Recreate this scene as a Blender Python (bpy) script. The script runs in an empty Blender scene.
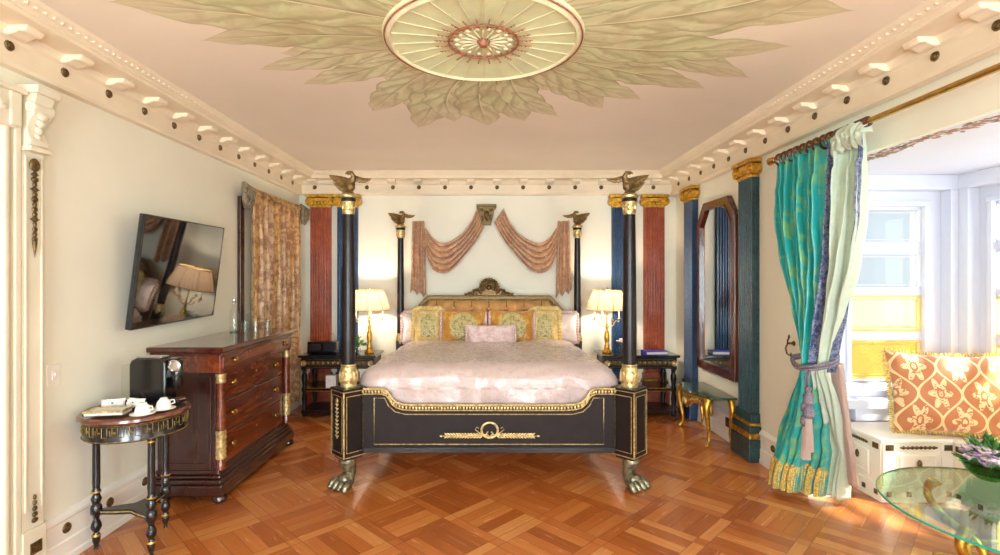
import bpy, math, random
from mathutils import Vector, Matrix, noise as mn
PI = math.pi
sin, cos = math.sin, math.cos
random.seed(7)
S = bpy.context.scene
COL = S.collection

# ------------------------------------------------------------------ colour / nodes
def lin(c):
    return tuple((v/255/12.92 if v/255 <= .04045 else ((v/255+.055)/1.055)**2.4) for v in c) + (1.0,)

class G:
    def __init__(s, name):
        s.m = bpy.data.materials.new(name); s.m.use_nodes = True
        s.t = s.m.node_tree; s.b = s.t.nodes['Principled BSDF']; s.out = s.t.nodes['Material Output']
    def put(s, sock, v):
        if v is None: return
        if isinstance(v, bpy.types.NodeSocket): s.t.links.new(v, sock)
        elif isinstance(v, (int, float)) and sock.type in ('RGBA', 'VECTOR'): sock.default_value = (v,)*3 + ((1,) if sock.type == 'RGBA' else ())
        else: sock.default_value = v
    def m_(s, op, a, b=None, c=None):
        n = s.t.nodes.new('ShaderNodeMath'); n.operation = op
        for i, v in enumerate((a, b, c)): s.put(n.inputs[i], v)
        return n.outputs[0]
    def mix(s, f, a, b, mode='MIX'):
        n = s.t.nodes.new('ShaderNodeMix'); n.data_type = 'RGBA'; n.blend_type = mode
        s.put(n.inputs[0], f); s.put(n.inputs[6], a); s.put(n.inputs[7], b); return n.outputs[2]
    def coord(s, kind='Object', scale=None, rot=None, loc=None):
        n = s.t.nodes.new('ShaderNodeTexCoord'); o = n.outputs[kind]
        if scale or rot or loc:
            mp = s.t.nodes.new('ShaderNodeMapping'); s.t.links.new(o, mp.inputs[0])
            if scale: mp.inputs['Scale'].default_value = scale
            if rot: mp.inputs['Rotation'].default_value = rot
            if loc: mp.inputs['Location'].default_value = loc
            o = mp.outputs[0]
        return o
    def sep(s, v):
        n = s.t.nodes.new('ShaderNodeSeparateXYZ'); s.put(n.inputs[0], v); return n.outputs
    def comb(s, x, y, z=0.0):
        n = s.t.nodes.new('ShaderNodeCombineXYZ')
        for i, v in enumerate((x, y, z)): s.put(n.inputs[i], v)
        return n.outputs[0]
    def noise(s, v, scale, detail=3, rough=.55, dist=0):
        n = s.t.nodes.new('ShaderNodeTexNoise'); s.put(n.inputs['Vector'], v)
        n.inputs['Scale'].default_value = scale; n.inputs['Detail'].default_value = detail
        n.inputs['Roughness'].default_value = rough; n.inputs['Distortion'].default_value = dist
        return n.outputs[0]
    def voro(s, v, scale, feat='F1', out=0):
        n = s.t.nodes.new('ShaderNodeTexVoronoi'); s.put(n.inputs['Vector'], v); n.feature = feat
        n.inputs['Scale'].default_value = scale; return n.outputs[out]
    def wnoise(s, v):
        n = s.t.nodes.new('ShaderNodeTexWhiteNoise'); n.noise_dimensions = '3D'; s.put(n.inputs['Vector'], v); return n.outputs[0]
    def ramp(s, f, stops, interp='LINEAR'):
        n = s.t.nodes.new('ShaderNodeValToRGB'); n.color_ramp.interpolation = interp; e = n.color_ramp.elements
        while len(e) < len(stops): e.new(.5)
        for i, (p, c) in enumerate(stops):
            e[i].position = p; e[i].color = c if isinstance(c, tuple) and len(c) == 4 else lin(c)
        s.put(n.inputs[0], f); return n.outputs[0]
    def mr(s, f, a, b, c=0.0, d=1.0):
        n = s.t.nodes.new('ShaderNodeMapRange')
        for i, v in enumerate((f, a, b, c, d)): s.put(n.inputs[i], v)
        return n.outputs[0]
    def set(s, col=None, rough=.5, metal=0, spec=None, sheen=None, coat=None, alpha=None):
        b = s.b.inputs
        if isinstance(col, tuple) and len(col) == 3: col = lin(col)
        s.put(b['Base Color'], col); s.put(b['Roughness'], rough); s.put(b['Metallic'], metal)
        if spec is not None: s.put(b['Specular IOR Level'], spec)
        if sheen is not None: s.put(b['Sheen Weight'], sheen)
        if coat is not None: s.put(b['Coat Weight'], coat); b['Coat Roughness'].default_value = .12
        return s
    def bump(s, h, strength=.3, dist=.01):
        n = s.t.nodes.new('ShaderNodeBump'); n.inputs['Strength'].default_value = strength
        n.inputs['Distance'].default_value = dist; s.put(n.inputs['Height'], h)
        s.t.links.new(n.outputs[0], s.b.inputs['Normal']); return s

M = {}
def simple(name, col, rough=.5, metal=0, var=.12, vs=6, bump=0, bs=40, **k):
    g = G(name); c = g.coord()
    f = g.noise(c, vs, 4)
    d = tuple(max(0, v*(1-var)) for v in col); l = tuple(min(255, v*(1+var*.6)) for v in col)
    g.set(g.ramp(f, [(.3, d), (.7, l)]), rough, metal, **k)
    if bump: g.bump(g.noise(c, bs, 4), bump, .004)
    M[name] = g.m; return g
simple('wall_paint', (238, 236, 216), .6, var=.015, vs=2, bump=.05, bs=60)
simple('ceiling_paint', (236, 226, 208), .7, var=.02, vs=1.2)
simple('frieze_paint', (236, 222, 194), .5, var=.03, vs=3)
simple('bay_paint', (218, 222, 234), .5, var=.01, vs=2)
simple('trim_white', (242, 238, 226), .4, var=.02, vs=3)
simple('trim_cream', (214, 206, 168), .45, var=.03, vs=3)
simple('ivory_plaster', (226, 214, 172), .5, var=.04, vs=8)
simple('bronze', (112, 92, 56), .45, .7, var=.35, vs=60, bump=.4, bs=150)
simple('gilt', (206, 160, 62), .33, .85, var=.3, vs=30, bump=.35, bs=90)
simple('gilt_pale', (214, 190, 132), .38, .75, var=.3, vs=40, bump=.4, bs=120)
simple('eagle_bronze', (128, 102, 62), .45, .6, var=.35, vs=60, bump=.5, bs=120)
simple('paw_patina', (140, 136, 112), .36, .75, var=.4, vs=30, bump=.4, bs=90)
simple('gold_came', (232, 204, 124), .5, 0, var=.08)
simple('trim_door', (230, 224, 200), .45, var=.03, vs=3)
simple('frame_bronze', (112, 88, 50), .4, .6, var=.4, vs=50, bump=.5, bs=110)
simple('antique_gilt', (146, 124, 70), .42, .7, var=.4, vs=40, bump=.5, bs=110)
simple('brass', (196, 158, 84), .25, .9, var=.1, vs=20)
simple('chrome', (214, 214, 214), .12, 1, var=.02)
simple('ebony', (32, 25, 25), .34, 0, var=.25, vs=20, spec=.3, coat=.12)
simple('ebony_panel', (34, 25, 23), .5, 0, var=.15, vs=12, spec=.22)
simple('black_lacquer', (22, 21, 24), .22, 0, var=.2, vs=20, coat=.4)
simple('black_plastic', (16, 17, 20), .18, 0, var=.1, vs=10, coat=.5)
simple('dark_plastic', (28, 28, 30), .4, 0, var=.1)
simple('porcelain', (244, 242, 236), .15, 0, var=.02)
simple('paper_white', (235, 232, 225), .6, 0, var=.05, vs=30)
simple('cord', (120, 110, 120), .8, 0, var=.5, vs=160)
simple('leaf_green', (62, 112, 44), .5, 0, var=.35, vs=50)
simple('flower_pink', (226, 200, 208), .6, 0, var=.2, vs=60)
simple('flower_mauve', (178, 150, 176), .6, 0, var=.35, vs=70)
simple('lamp_candle', (240, 230, 205), .4)
simple('blue_book', (34, 40, 150), .35, 0, var=.2, vs=20)
simple('ring_wood', (74, 36, 30), .4, 0, var=.5, vs=60, coat=.3)
simple('medallion_paint', (222, 230, 184), .55, 0, var=.06, vs=5)
simple('medallion_cream', (224, 216, 178), .5, 0, var=.06, vs=14)
simple('terracotta', (156, 98, 66), .55, 0, var=.3, vs=50)
simple('garland_paint', (178, 130, 92), .6, 0, var=.2, vs=30)
simple('pink_lace', (228, 196, 186), .8, 0, var=.12, vs=50, sheen=.3)
simple('white_linen', (240, 228, 222), .85, 0, var=.04, vs=20, sheen=.2)
simple('gold_fringe', (206, 176, 84), .6, 0, var=.4, vs=90, sheen=.3)
simple('amber_fold_shade', (164, 98, 48), .6)  # darker amber, standing in for shade in the tuft channels
simple('amber_silk', (222, 166, 98), .42, 0, var=.1, vs=10, sheen=.4)

def marble(name, a, b, c, scale=5, rough=.3):
    g = G(name); v = g.coord()
    f = g.noise(v, scale, 8, .65, 1.2)
    base = g.ramp(f, [(.3, a), (.52, b), (.72, c)])
    w = g.noise(v, scale*3.2, 6, .7, 2)
    vein = g.m_('LESS_THAN', g.m_('ABSOLUTE', g.m_('SUBTRACT', w, .5)), .008)
    g.set(g.mix(g.m_('MULTIPLY', vein, .5), base, lin(tuple(min(255, x*1.6+20) for x in c))), rough, coat=.25)
    M[name] = g.m
marble('blue_marble', (14, 32, 64), (22, 52, 88), (34, 74, 104))
marble('teal_marble', (12, 34, 48), (22, 56, 66), (40, 84, 78))
marble('red_marble', (120, 44, 20), (150, 66, 32), (170, 86, 48), rough=.5)
marble('green_marble', (24, 44, 30), (44, 66, 44), (84, 104, 76), 7, .15)

def wood(name, a, b, c, axis=2, scale=1, rough=.25, coat=.6):
    g = G(name); sc = [9*scale]*3; sc[axis] = 1.1*scale
    v = g.coord(scale=tuple(sc))
    f = g.noise(v, 1.6, 7, .6, 1.4); f2 = g.noise(v, 9, 4, .6)
    g.set(g.mix(g.m_('MULTIPLY', f2, .35), g.ramp(f, [(.28, a), (.5, b), (.74, c)]), lin(a)), rough, coat=coat)
    M[name] = g.m
wood('mahogany', (70, 26, 13), (118, 52, 26), (158, 84, 44), 1)
wood('mahogany_dark', (36, 15, 12), (60, 27, 20), (80, 38, 28), 2)
wood('mahogany_top', (54, 24, 18), (84, 40, 28), (104, 54, 38), 1, rough=.12)
wood('rim_wood', (70, 34, 24), (104, 56, 40), (136, 82, 58), 0, rough=.2)
wood('mirror_wood', (52, 20, 12), (92, 40, 24), (122, 62, 38), 2, rough=.22)

def floor_mat():
    g = G('parquet'); P = .44
    v = g.coord(rot=(0, 0, math.radians(45)), scale=(1/P, 1/P, 1))
    x, y, _ = g.sep(v)
    i = g.m_('FLOOR', x); j = g.m_('FLOOR', y); fa = g.m_('FRACT', x); fb = g.m_('FRACT', y)
    B = .17
    sA = g.m_('LESS_THAN', fa, B); sB = g.m_('LESS_THAN', fb, B)
    par = g.m_('FLOORED_MODULO', g.m_('ADD', i, j), 2)
    ipar = g.m_('SUBTRACT', 1, par)
    # weave: border strips alternate over/under
    useA = g.m_('MAXIMUM', g.m_('MULTIPLY', sA, g.m_('SUBTRACT', 1, sB)), g.m_('MULTIPLY', g.m_('MULTIPLY', sA, sB), par))
    useB = g.m_('MULTIPLY', sB, g.m_('SUBTRACT', 1, useA))
    inner = g.m_('MULTIPLY', g.m_('SUBTRACT', 1, sA), g.m_('SUBTRACT', 1, sB))
    NP = 4
    ia = g.m_('MULTIPLY', g.m_('SUBTRACT', fa, B), NP/(1-B)); ib = g.m_('MULTIPLY', g.m_('SUBTRACT', fb, B), NP/(1-B))
    t = g.m_('ADD', g.m_('MULTIPLY', ia, par), g.m_('MULTIPLY', ib, ipar))
    idx = g.m_('FLOOR', t); ft = g.m_('FRACT', t)
    gap = g.m_('LESS_THAN', g.m_('MINIMUM', ft, g.m_('SUBTRACT', 1, ft)), .03)
    gap = g.m_('MULTIPLY', gap, inner)
    ga = g.m_('MINIMUM', g.m_('ABSOLUTE', g.m_('SUBTRACT', fa, B)), g.m_('ABSOLUTE', g.m_('SUBTRACT', fb, B)))
    ge = g.m_('MINIMUM', g.m_('MINIMUM', fa, fb), g.m_('SUBTRACT', 1, g.m_('MAXIMUM', fa, fb)))
    gap2 = g.m_('LESS_THAN', g.m_('MINIMUM', ga, ge), .007)
    gap = g.m_('MAXIMUM', gap, gap2)
    idn = g.m_('ADD', g.m_('MULTIPLY', idx, inner), g.m_('ADD', g.m_('MULTIPLY', useA, 11), g.m_('MULTIPLY', useB, 17)))
    r = g.wnoise(g.comb(i, j, idn))
    # grain direction: along x when inner&par==0 or strip B
    alongx = g.m_('ADD', g.m_('MULTIPLY', inner, ipar), useB)
    off = g.m_('MULTIPLY', r, 37)
    gx = g.noise(g.comb(g.m_('MULTIPLY', x, 1.6), g.m_('MULTIPLY', y, 22), off), 1, 5, .6, .6)
    gy = g.noise(g.comb(g.m_('MULTIPLY', x, 22), g.m_('MULTIPLY', y, 1.6), off), 1, 5, .6, .6)
    gr = g.m_('ADD', g.m_('MULTIPLY', gx, alongx), g.m_('MULTIPLY', gy, g.m_('SUBTRACT', 1, alongx)))
    tone = g.m_('ADD', g.m_('MULTIPLY', r, .62), g.m_('MULTIPLY', gr, .38))
    c = g.ramp(tone, [(.1, (150, 78, 32)), (.4, (182, 102, 46)), (.65, (200, 122, 60)), (.9, (216, 148, 84))])
    c = g.mix(g.m_('MULTIPLY', gap, .4), c, lin((70, 32, 14)))
    g.set(c, g.mr(gr, .2, .8, .2, .3), coat=.35)
    g.b.inputs['Coat Roughness'].default_value = .18
    M['parquet'] = g.m
floor_mat()

def damask(name, ground, figure, scale=14, rough=.5, sheen=.3, thr=.5, uv=False, contrast=1.0, bump=.15):
    g = G(name); v = g.coord('UV' if uv else 'Object')
    n1 = g.noise(v, scale, 3, .5, 1.6); n2 = g.voro(v, scale*.8)
    f = g.mr(g.m_('ADD', n1, g.m_('MULTIPLY', n2, .25)), thr, thr+.16)
    c = g.mix(g.m_('MULTIPLY', f, contrast), lin(ground), lin(figure))
    g.set(c, g.mr(f, 0, 1, rough, rough*.7), sheen=sheen).bump(f, bump, .004)
    M[name] = g.m; return g
damask('duvet_fabric', (182, 160, 153), (197, 178, 171), 22, .34, .25, .5)
damask('lumbar_fabric', (220, 188, 182), (238, 216, 212), 16, .5, .4, .52)
damask('gold_damask', (150, 104, 56), (202, 158, 100), 11, .5, .3, .54)
damask('swag_fabric', (182, 134, 100), (206, 166, 128), 18, .45, .3, .55)
damask('gold_velvet', (196, 136, 46), (222, 172, 84), 12, .5, .6, .6)
damask('sage_damask', (138, 126, 70), (206, 190, 124), 34, .55, .4, .5)
damask('yellow_silk', (216, 186, 110), (236, 214, 150), 16, .5, .4, .56)
damask('blue_band', (38, 52, 96), (120, 128, 150), 40, .5, .2, .54)
damask('valance_fabric', (84, 72, 50), (134, 116, 80), 18, .6, .3, .52)

def teal_silk():
    g = G('teal_silk'); v = g.coord('UV', scale=(2.2, 3.2, 1))
    n = g.noise(v, 4.5, 4, .55, 1.2)
    f = g.mr(n, .5, .62)
    c = g.mix(f, lin((20, 156, 150)), lin((112, 172, 112)))
    n2 = g.noise(g.coord('UV', scale=(30, 1.2, 1)), 2, 3)
    c = g.mix(g.mr(n2, .45, .75, 0, .5), c, lin((60, 190, 190)))
    g.set(c, .34, sheen=.3); g.b.inputs['Specular IOR Level'].default_value = .6
    M['teal_silk'] = g.m
teal_silk()
def translucent(name, col, w=.5, rough=.8):
    g = G(name); f = g.noise(g.coord(), 30, 3); c = g.ramp(f, [(.2, tuple(v*.94 for v in col)), (.8, col)])
    g.set(c, rough, sheen=.2)
    tr = g.t.nodes.new('ShaderNodeBsdfTranslucent'); g.put(tr.inputs[0], c)
    mx = g.t.nodes.new('ShaderNodeMixShader'); mx.inputs[0].default_value = w
    g.t.links.new(g.b.outputs[0], mx.inputs[1]); g.t.links.new(tr.outputs[0], mx.inputs[2])
    g.t.links.new(mx.outputs[0], g.out.inputs[0]); M[name] = g.m; return g
translucent('lining_silk', (222, 236, 216), .3, .4)
translucent('sheer_lace', (226, 204, 190), .45)
translucent('lamp_shade_silk', (226, 196, 166), .16)

def glass(name, tint, refl=.08, diffuse=0, rough=.02):
    """thin pane glass: lets light straight through, tinted, with Fresnel reflection"""
    g = G(name); nt = g.t
    nt.nodes.remove(g.b)
    tr = nt.nodes.new('ShaderNodeBsdfTransparent'); tr.inputs[0].default_value = lin(tint)
    gl = nt.nodes.new('ShaderNodeBsdfGlossy'); gl.inputs['Roughness'].default_value = rough
    lw = nt.nodes.new('ShaderNodeLayerWeight'); lw.inputs[0].default_value = .5
    pw = nt.nodes.new('ShaderNodeMath'); pw.operation = 'POWER'; nt.links.new(lw.outputs['Facing'], pw.inputs[0]); pw.inputs[1].default_value = 5
    pm = nt.nodes.new('ShaderNodeMath'); pm.operation = 'MULTIPLY_ADD'; nt.links.new(pw.outputs[0], pm.inputs[0]); pm.inputs[1].default_value = .9; pm.inputs[2].default_value = refl
    base = tr.outputs[0]
    if diffuse:
        td = nt.nodes.new('ShaderNodeBsdfTranslucent'); td.inputs[0].default_value = lin(tint)
        f = g.noise(g.coord(), 7, 4, .5, .8)
        mm = nt.nodes.new('ShaderNodeMixShader'); nt.links.new(g.mr(f, .3, .7, diffuse*.5, diffuse), mm.inputs[0])
        nt.links.new(base, mm.inputs[1]); nt.links.new(td.outputs[0], mm.inputs[2]); base = mm.outputs[0]
    mx = nt.nodes.new('ShaderNodeMixShader')
    nt.links.new(pm.outputs[0], mx.inputs[0]); nt.links.new(base, mx.inputs[1]); nt.links.new(gl.outputs[0], mx.inputs[2])
    nt.links.new(mx.outputs[0], g.out.inputs[0]); M[name] = g.m
glass('pane_clear', (234, 240, 244), .015, .05)
glass('pane_gold', (250, 249, 234), .02, .2)
glass('pane_amber', (252, 234, 168), .02, .3)
glass('table_glass', (214, 240, 228), .1)
glass('clear_glass', (248, 251, 249), .05)
glass('green_glass', (150, 205, 160), .08)
def solidglass(name, tint):
    g = G(name); f = g.noise(g.coord(), 5, 2)
    g.set(g.ramp(f, [(.3, tint), (.7, tuple(min(255, v*1.1) for v in tint))]), .05); M[name] = g.m
solidglass('glass_edge', (30, 150, 130))
def mirror():
    g = G('mirror_glass'); f = g.noise(g.coord(), 3, 2); g.set(g.ramp(f, [(0, (218, 222, 220)), (1, (228, 230, 226))]), .01, 1); M['mirror_glass'] = g.m
mirror()
def screen():
    g = G('tv_screen'); f = g.noise(g.coord(), 3, 2); g.set(g.ramp(f, [(0, (10, 9, 9)), (1, (14, 12, 12))]), .03, 0); g.b.inputs['IOR'].default_value = 2.1; M['tv_screen'] = g.m
screen()

def ogee():
    g = G('ogee_damask'); u, v, _ = g.sep(g.coord('UV'))
    W = .5; x = g.m_('MULTIPLY', u, 2.9); y = g.m_('ADD', g.m_('MULTIPLY', v, 1.5), .3)
    p = g.m_('PINGPONG', x, W)
    c = g.m_('MULTIPLY', g.m_('ADD', g.m_('MULTIPLY', g.m_('COSINE', g.m_('MULTIPLY', y, 2*PI)), .5), .5), W)
    line = g.m_('LESS_THAN', g.m_('ABSOLUTE', g.m_('SUBTRACT', p, c)), .035)
    # motif centres: p=0,y=.5 ; p=W,y=0
    fy = g.m_('FRACT', y)
    def motif(px, py):
        dx = g.m_('SUBTRACT', p, px); dy = g.m_('SUBTRACT', g.m_('ABSOLUTE', g.m_('SUBTRACT', fy, .5)), py)
        r = g.m_('SQRT', g.m_('ADD', g.m_('POWER', dx, 2), g.m_('MULTIPLY', g.m_('POWER', dy, 2), .75)))
        th = g.m_('ARCTAN2', dy, dx)
        lobes = g.m_('ADD', .21, g.m_('MULTIPLY', g.m_('COSINE', g.m_('MULTIPLY', th, 6)), .07))
        ring = g.m_('MULTIPLY', g.m_('LESS_THAN', r, lobes), g.m_('GREATER_THAN', r, .085))
        core = g.m_('LESS_THAN', r, .05)
        return g.m_('MAXIMUM', ring, core)
    m = g.m_('MAXIMUM', motif(0, .5), motif(W, 0))
    nz = g.m_('GREATER_THAN', g.noise(g.coord('UV'), 22, 2, .5, 1.5), .43)
    m = g.m_('MULTIPLY', m, nz)
    f = g.m_('MAXIMUM', line, m)
    base = g.mix(g.noise(g.coord('UV'), 2.5, 2), lin((176, 96, 50)), lin((198, 128, 78)))
    g.set(g.mix(g.m_('MULTIPLY', f, .85), base, lin((248, 214, 160))), .6, sheen=.5).bump(f, .3, .003)
    M['ogee_damask'] = g.m
ogee()

def mural():
    g = G('mural_paint'); u, v, _ = g.sep(g.coord('UV'))       # u across -1..1 stored 0..1, v along
    uc = g.m_('ABSOLUTE', g.m_('SUBTRACT', g.m_('MULTIPLY', u, 2), 1))
    at = g.t.nodes.new('ShaderNodeAttribute'); at.attribute_name = 'tone'
    tone = at.outputs['Fac']
    pos = g.coord()
    nz = g.noise(pos, 5, 4, .6, .8)
    ph = g.m_('SUBTRACT', g.m_('MULTIPLY', v, 30), g.m_('MULTIPLY', uc, 7))
    ph = g.m_('ADD', ph, g.m_('MULTIPLY', nz, 7))
    veins = g.mr(g.m_('SINE', ph), .2, 1, 0, .42)
    col = g.mix(tone, lin((202, 210, 160)), lin((226, 230, 190)))
    col = g.mix(g.mr(nz, .35, .75, 0, .6), col, lin((196, 178, 138)))
    col = g.mix(veins, col, lin((146, 144, 100)))
    hi = g.mr(g.m_('SINE', g.m_('ADD', ph, 2.2)), .5, 1, 0, .4)
    col = g.mix(hi, col, lin((226, 224, 190)))
    under = g.mr(g.noise(pos, 3.4, 4, .6, 1), .46, .66, 0, .55)
    col = g.mix(under, col, lin((178, 164, 124)))
    rib = g.m_('LESS_THAN', uc, .03)
    ribs = g.mr(g.m_('SUBTRACT', u, .5), .0, .09, .75, 0)
    side = g.m_('GREATER_THAN', u, .5)
    col = g.mix(g.m_('MULTIPLY', ribs, side), col, lin((128, 118, 82)))
    col = g.mix(rib, col, lin((222, 216, 172)))
    edge = g.mr(uc, .88, 1, 0, .75)
    col = g.mix(edge, col, lin((154, 142, 104)))
    tipf = g.m_('MAXIMUM', g.mr(v, .55, 1.05, 0, .8), g.mr(g.noise(pos, 3, 2), .6, .8, 0, .5))
    col = g.mix(tipf, col, lin((226, 212, 184)))
    g.set(col, .7); M['mural_paint'] = g.m
mural()

# ------------------------------------------------------------------ mesh builder
class MB:
    def __init__(s): s.v = []; s.f = []; s.uv = {}; s.tone = {}
    def add(s, vs, fs, uvs=None, mt=None, tone=None):
        o = len(s.v)
        for k, p in enumerate(vs):
            p = Vector(p)
            s.v.append(mt @ p if mt else p)
            if uvs: s.uv[o+k] = uvs[k]
            if tone is not None: s.tone[o+k] = tone
        s.f += [tuple(i+o for i in f) for f in fs]; return s
    def box(s, x0, x1, y0, y1, z0, z1, mt=None):
        v = [(x, y, z) for z in (z0, z1) for y in (y0, y1) for x in (x0, x1)]
        return s.add(v, [(0, 2, 3, 1), (4, 5, 7, 6), (0, 1, 5, 4), (2, 6, 7, 3), (0, 4, 6, 2), (1, 3, 7, 5)], mt=mt)
    def lathe(s, prof, n=24, c=(0, 0, 0), mt=None, sx=1, sy=1, flute=0, a0=0, a1=2*PI, cap=True):
        full = abs(a1-a0-2*PI) < 1e-6; vs = []; fs = []
        m = n if full else n+1
        for (r, z) in prof:
            for k in range(m):
                a = a0+(a1-a0)*k/n
                rr = r*(1-flute*(k % 2))
                vs.append((c[0]+rr*sx*cos(a), c[1]+rr*sy*sin(a), c[2]+z))
        for i in range(len(prof)-1):
            for k in range(n):
                k2 = (k+1) % m
                fs.append((i*m+k, i*m+k2, (i+1)*m+k2, (i+1)*m+k))
        if full and cap:
            if prof[0][0] > 1e-5: fs.append(tuple(range(m))[::-1])
            if prof[-1][0] > 1e-5: fs.append(tuple((len(prof)-1)*m+k for k in range(m)))
        return s.add(vs, fs, mt=mt)
    def ell(s, c, r, nu=16, nv=10, mt=None):
        prof = [(max(1e-6, sin(PI*i/nv)), -cos(PI*i/nv)) for i in range(nv+1)]
        m2 = Matrix.Translation(c) @ Matrix.Diagonal((r[0], r[1], r[2], 1))
        if mt: m2 = mt @ m2
        return s.lathe(prof, nu, mt=m2)
    def tube(s, pts, rad, n=8, closed=False, mt=None, flat=1):
        pts = [Vector(p) for p in pts]; N = len(pts)
        rs = rad if isinstance(rad, (list, tuple)) else [rad]*N
        vs = []; fs = []; up = None
        for i, p in enumerate(pts):
            if closed: t = pts[(i+1) % N]-pts[i-1]
            else: t = pts[min(i+1, N-1)]-pts[max(i-1, 0)]
            t.normalize()
            if up is None:
                up = Vector((0, 0, 1)) if abs(t.z) < .9 else Vector((0, 1, 0))
            a = t.cross(up)
            if a.length < 1e-4: a = t.orthogonal()
            a.normalize(); b = a.cross(t).normalized(); up = b
            for k in range(n):
                q = 2*PI*k/n
                vs.append(p+a*rs[i]*cos(q)+b*rs[i]*flat*sin(q))
        for i in range(N if closed else N-1):
            j = (i+1) % N
            for k in range(n):
                fs.append((i*n+k, i*n+(k+1) % n, j*n+(k+1) % n, j*n+k))
        if not closed:
            fs.append(tuple(range(n))[::-1]); fs.append(tuple((N-1)*n+k for k in range(n)))
        return s.add(vs, fs, mt=mt)
    def prism(s, poly, d0, d1, axis='z', mt=None):
        """polygon (a,b) extruded along axis between d0,d1.  axis z:(a,b)=(x,y); y:(x,z); x:(y,z)"""
        def P(a, b, d): return {'z': (a, b, d), 'y': (a, d, b), 'x': (d, a, b)}[axis]
        n = len(poly); vs = [P(a, b, d0) for a, b in poly]+[P(a, b, d1) for a, b in poly]
        fs = [tuple(range(n))[::-1], tuple(range(n, 2*n))]+[(i, (i+1) % n, n+(i+1) % n, n+i) for i in range(n)]
        return s.add(vs, fs, mt=mt)
    def ringprism(s, outer, inner, d0, d1, axis='z', mt=None):
        def P(a, b, d): return {'z': (a, b, d), 'y': (a, d, b), 'x': (d, a, b)}[axis]
        n = len(outer); vs = []
        for d in (d0, d1):
            for L in (outer, inner): vs += [P(a, b, d) for a, b in L]
        fs = []
        for i in range(n):
            j = (i+1) % n
            fs += [(i, j, n+j, n+i), (2*n+i, 3*n+i, 3*n+j, 2*n+j), (i, 2*n+i, 2*n+j, j), (n+i, n+j, 3*n+j, 3*n+i)]
        return s.add(vs, fs, mt=mt)
    def grid(s, fn, nu, nv, mt=None, thick=0, tone=None, urange=(0, 1), vrange=(0, 1), cu=False):
        vs = []; uv = []
        for j in range(nv+1):
            for i in range(nu+1):
                u = urange[0]+(urange[1]-urange[0])*i/nu; v = vrange[0]+(vrange[1]-vrange[0])*j/nv
                vs.append(Vector(fn(u, v))); uv.append((u, v))
        w = nu+1
        fs = [(j*w+i, j*w+i+1, (j+1)*w+i+1, (j+1)*w+i) for j in range(nv) for i in range(nu)]
        return s.add(vs, fs, uv, mt, tone)
    def rbox(s, c, h, r, n=10, disp=None, mt=None):
        """rounded box centre c, half sizes h, radius r (scalar)"""
        seen = {}; vs = []; fs = []
        def pt(q):
            key = tuple(round(a*n) for a in q)
            if key in seen: return seen[key]
            inn = [max(-(h[k]-r), min(h[k]-r, q[k]*h[k])) for k in range(3)]
            # spread samples into the rounded border
            full = Vector([q[k]*h[k] for k in range(3)]); iv = Vector(inn); d = full-iv
            p = iv+(d.normalized()*r if d.length > 1e-6 else Vector((0, 0, 0)))
            if d.length < 1e-6: p = full
            p = p+Vector(c)
            if disp: p = disp(p, d.normalized() if d.length > 1e-6 else Vector((0, 0, 1)))
            seen[key] = len(vs); vs.append(p); return seen[key]
        rng = [(-n+2*k)/n for k in range(n+1)]
        for ax in range(3):
            for sg in (-1, 1):
                for i in range(n):
                    for j in range(n):
                        def Q(a, b):
                            q = [0, 0, 0]; q[ax] = sg; q[(ax+1) % 3] = rng[a]; q[(ax+2) % 3] = rng[b]; return tuple(q)
                        f = [pt(Q(i, j)), pt(Q(i+1, j)), pt(Q(i+1, j+1)), pt(Q(i, j+1))]
                        if sg < 0: f.reverse()
                        fs.append(tuple(f))
        return s.add(vs, fs, mt=mt)
    def build(s, name, mat, parent=None, smooth=True, bevel=0, solid=0, ang=38, subsurf=0):
        me = bpy.data.meshes.new(name); me.from_pydata([tuple(v) for v in s.v], [], s.f); me.update()
        if s.uv:
            l = me.uv_layers.new(name='UVMap')
            for lp in me.loops: l.data[lp.index].uv = s.uv.get(lp.vertex_index, (0, 0))
        if s.tone:
            a = me.attributes.new('tone', 'FLOAT', 'POINT')
            for k in range(len(s.v)): a.data[k].value = s.tone.get(k, .5)
        if smooth:
            me.shade_smooth(); me.set_sharp_from_angle(angle=math.radians(ang))
        me.materials.append(M[mat] if isinstance(mat, str) else mat)
        o = bpy.data.objects.new(name, me); COL.objects.link(o)
        if parent: o.parent = parent
        if bevel:
            b = o.modifiers.new('bevel', 'BEVEL'); b.width = bevel; b.segments = 2; b.limit_method = 'ANGLE'; b.angle_limit = math.radians(40)
        if solid:
            b = o.modifiers.new('solid', 'SOLIDIFY'); b.thickness = solid; b.offset = 0
        if subsurf:
            b = o.modifiers.new('sub', 'SUBSURF'); b.levels = subsurf; b.render_levels = subsurf
        return o

def thing(name, label, cat, loc=(0, 0, 0), rz=0, group=None):
    o = bpy.data.objects.new(name, None); COL.objects.link(o); o.empty_display_size = .1
    o.location = loc; o.rotation_euler = (0, 0, rz); o['label'] = label; o['category'] = cat
    if group: o['group'] = group
    return o
def tag(o, label, cat, group=None):
    o['label'] = label; o['category'] = cat
    if group: o['group'] = group
    return o
def struct(o): o['kind'] = 'structure'; return o
def dup(root, loc=None, rz=None, label=None):
    r = root.copy(); COL.objects.link(r)
    if loc is not None: r.location = loc
    if rz is not None: r.rotation_euler = (0, 0, rz)
    if label: r['label'] = label
    for ch in list(root.children):
        c = ch.copy(); COL.objects.link(c); c.parent = r
        for g in list(ch.children):
            d = g.copy(); COL.objects.link(d); d.parent = c
    return r
def T(x, y, z): return Matrix.Translation((x, y, z))
def R(a, ax='Z'): return Matrix.Rotation(a, 4, ax)
def arc(cx, cy, r, a0, a1, n): return [(cx+r*cos(a0+(a1-a0)*k/n), cy+r*sin(a0+(a1-a0)*k/n)) for k in range(n+1)]
def lerp(a, b, t): return a+(b-a)*t
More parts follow.
